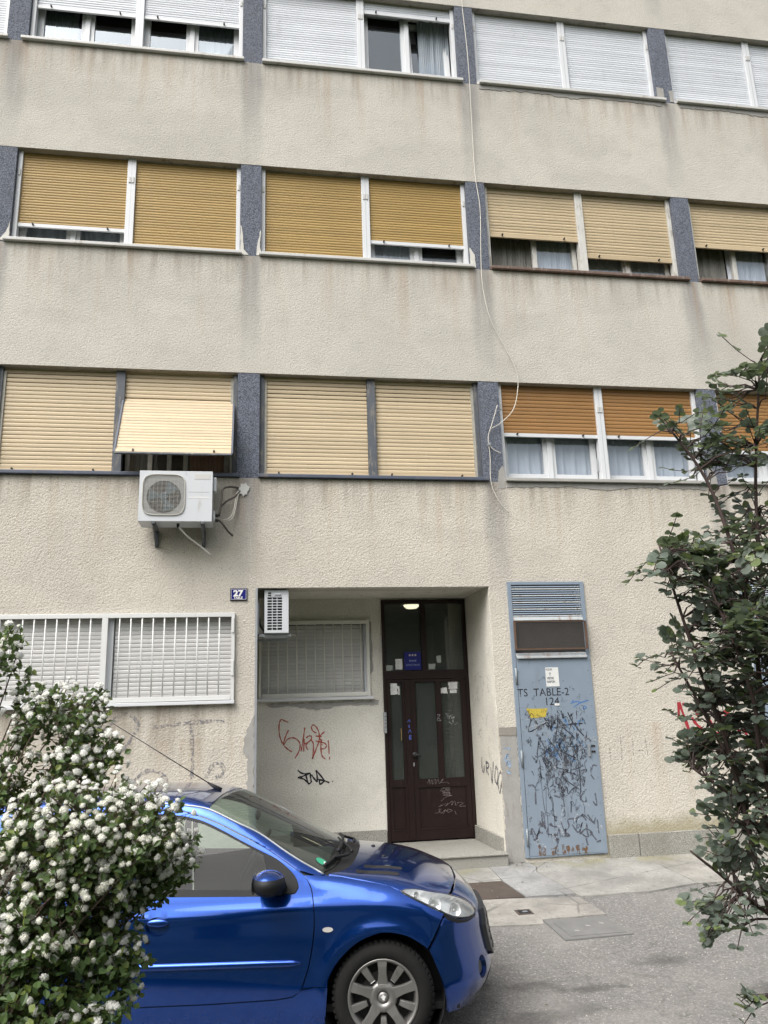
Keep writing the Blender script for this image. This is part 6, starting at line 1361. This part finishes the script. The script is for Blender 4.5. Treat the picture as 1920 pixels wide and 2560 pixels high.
# leafy green skirt low down
for k in range(900):
    e = rnd_ball(); p = Vector((-.52 + e.x * .24, -6.22 + e.y * .2, .90 + e.z * .19)); v_, f_ = leaf_pts(p, rnd_ball(), Vector((0, -.4, 1)) + rnd_ball() * .5, fr.uniform(.020, .034), fr.uniform(.016, .026)); fol.add(v_, f_)
def rel(mb, o): mb.v = [(x - o.x, y - o.y, z - o.z) for x, y, z in mb.v]; return mb
tag(rel(wood, LB).build('stems', M['bark'], SH, smooth=True), kind='stuff'); tag(rel(fol, LB).build('foliage', M['leafL'], SH), kind='stuff')
spots.sort(key=lambda s_: (s_[0] - view).length if abs(s_[0].x) < .85 else 9)
rest = MB()
for k, (q, out) in enumerate(spots):
    sc_ = fr.uniform(.0065, .0098) if fr.random() < .35 else fr.uniform(.0095, .0150); rq = out.to_track_quat('Z', 'Y') @ Matrix.Rotation(fr.random() * 6.28, 3, 'Z').to_quaternion(); me = clus[k % 4]
    if k < 300:
        o = link('flower_cluster', me, SH); o.rotation_mode = 'QUATERNION'; o.location = q - LB; o.rotation_quaternion = rq; o.scale = (sc_, sc_, sc_ * fr.uniform(.8, 1.1))
    else: rest.add([(rq @ (v.co * sc_)) + q - LB for v in me.vertices], [tuple(p.vertices) for p in me.polygons if p.material_index != 1])
if rest.v: tag(rest.build('blossom', M['petal'], SH), kind='stuff')

# --- carob leaning in on the other side
RB = Vector((1.98, -6.30, -.24))
SR = tag(empty('carob_tree', RB), 'dark green young carob tree with rounded leathery leaves at the right edge', 'tree')
def cub(pts, n=7): return catmull(pts, n)
stems = [cub([RB, (1.72, -6.32, .9), (1.655, -6.38, 1.6), (1.655, -6.42, 2.2), (1.672, -6.52, 2.66)]), cub([RB + Vector((-.05, .05, 0)), (1.66, -6.22, .8), (1.52, -6.30, 1.40), (1.40, -6.36, 1.75), (1.30, -6.40, 2.10)]),
         cub([RB + Vector((0, -.06, 0)), (1.66, -6.32, 1.1), (1.58, -6.42, 1.8), (1.50, -6.43, 2.25), (1.36, -6.43, 2.50)]), cub([RB, (1.74, -6.2, .75), (1.56, -6.2, .98), (1.37, -6.25, 1.13)]),
         cub([RB, (1.70, -6.26, .95), (1.56, -6.25, 1.25), (1.40, -6.27, 1.38)]), cub([RB, (1.64, -6.32, 1.2), (1.52, -6.46, 1.6), (1.42, -6.48, 1.92)]), cub([RB, (1.66, -6.28, 1.1), (1.50, -6.31, 1.42), (1.34, -6.33, 1.74)]), cub([RB, (1.90, -6.35, 1.0), (1.86, -6.4, 1.8), (1.84, -6.45, 2.4)])]
wood = MB()
for st__ in stems: n = len(st__); wood.tube(st__, [.0085 * (1 - i / n) ** .8 + .0026 for i in range(n)], 7)
allp = [p for st__ in stems for p in st__[5:]]
Rb = [((1.672, -6.54, 2.67), (.03, .05, .05), 3), ((1.40, -6.43, 2.47), (.11, .1, .05), 8), ((1.53, -6.43, 2.36), (.10, .1, .08), 12), ((1.634, -6.5, 2.6), (.06, .1, .09), 11), ((1.62, -6.45, 2.41), (.08, .1, .10), 16), ((1.66, -6.40, 2.17), (.07, .1, .12), 18),
      ((1.345, -6.41, 2.03), (.085, .1, .075), 20), ((1.49, -6.42, 1.97), (.15, .12, .12), 42), ((1.50, -6.47, 1.77), (.13, .15, .14), 54), ((1.40, -6.33, 1.72), (.075, .1, .075), 11), ((1.53, -6.31, 1.53), (.11, .12, .12), 32), ((1.47, -6.26, 1.40), (.085, .1, .065), 16),
      ((1.58, -6.26, 1.27), (.075, .1, .14), 32), ((1.57, -6.19, 1.02), (.07, .1, .10), 18), ((1.49, -6.25, .95), (.065, .08, .055), 11), ((1.50, -6.31, .72), (.025, .04, .025), 3), ((1.88, -6.4, 1.7), (.2, .2, .8), 55), ((1.60, -6.42, 1.75), (.10, .12, .20), 34), ((1.63, -6.35, 1.45), (.09, .10, .20), 30), ((1.65, -6.30, 1.12), (.07, .10, .16), 20), ((1.64, -6.42, 2.05), (.08, .10, .12), 14)]
leaves = []
for c_, r_, ns in Rb:
    for k in range(int(ns * 2.0)):
        e = rnd_ball(); p = Vector((c_[0] + e.x * r_[0], c_[1] + e.y * r_[1], c_[2] + e.z * r_[2]))
        near = min(allp, key=lambda a: (a - p).length + .5 * max(0, a.z - p.z)); d = (p - near); d = d.normalized() if d.length > .02 else rnd_ball().normalized()
        if (p - near).length > .03: wood.tube([near, near.lerp(p, .5) + Vector((0, 0, .012)), p], [.0032, .0026, .002], 4, False)
        d = (d + Vector((-.25, 0, .1)) + rnd_ball() * .7).normalized(); L = fr.uniform(.06, .12); n = fr.randint(2, 4); sag = fr.uniform(-.3, .6); A = [p + d * (L * i / n) - Vector((0, 0, sag * L * (i / n) ** 2)) for i in range(n + 1)]
        wood.tube(A, .0015, 4, False); up_ = (Vector((0, -.25, 1)) + rnd_ball() * .55).normalized(); _, sd_, un = frame(d, up_)
        sc_ = fr.uniform(.019, .034)
        for i in range(1, n + 1):
            for sgn in (-1, 1):
                if fr.random() < .08: continue
                ld = (sd_ * sgn + d * fr.uniform(.1, .6) + rnd_ball() * .35).normalized(); l = sc_ * fr.uniform(.8, 1.2); v_, f_ = leaf_pts(A[i], ld, un + rnd_ball() * .5, l, l * fr.uniform(.78, .98), 1); leaves.append((A[i], v_, f_))
        if fr.random() < .6: l = sc_ * fr.uniform(.8, 1.1); v_, f_ = leaf_pts(A[-1], d, un + rnd_ball() * .4, l, l * .8, 1); leaves.append((A[-1], v_, f_))
tag(rel(wood, RB).build('stems', M['bark2'], SR, smooth=True), kind='stuff')
leaves.sort(key=lambda l_: (l_[0] - view).length + (5 if l_[0].x > 1.72 else 0))
fol = MB()
for k, (p, v_, f_) in enumerate(leaves):
    if k < 300:
        mb = MB().add([q - p for q in v_], f_); mb.build('leaf', M['leafR'], SR, smooth=True, loc=p - RB)
    else: fol.add([q - RB for q in v_], f_)
tag(fol.build('foliage', M['leafR'], SR, smooth=True), kind='stuff')
print('clusters', len(spots), 'leaves', len(leaves), 'meshes', len(bpy.data.meshes))
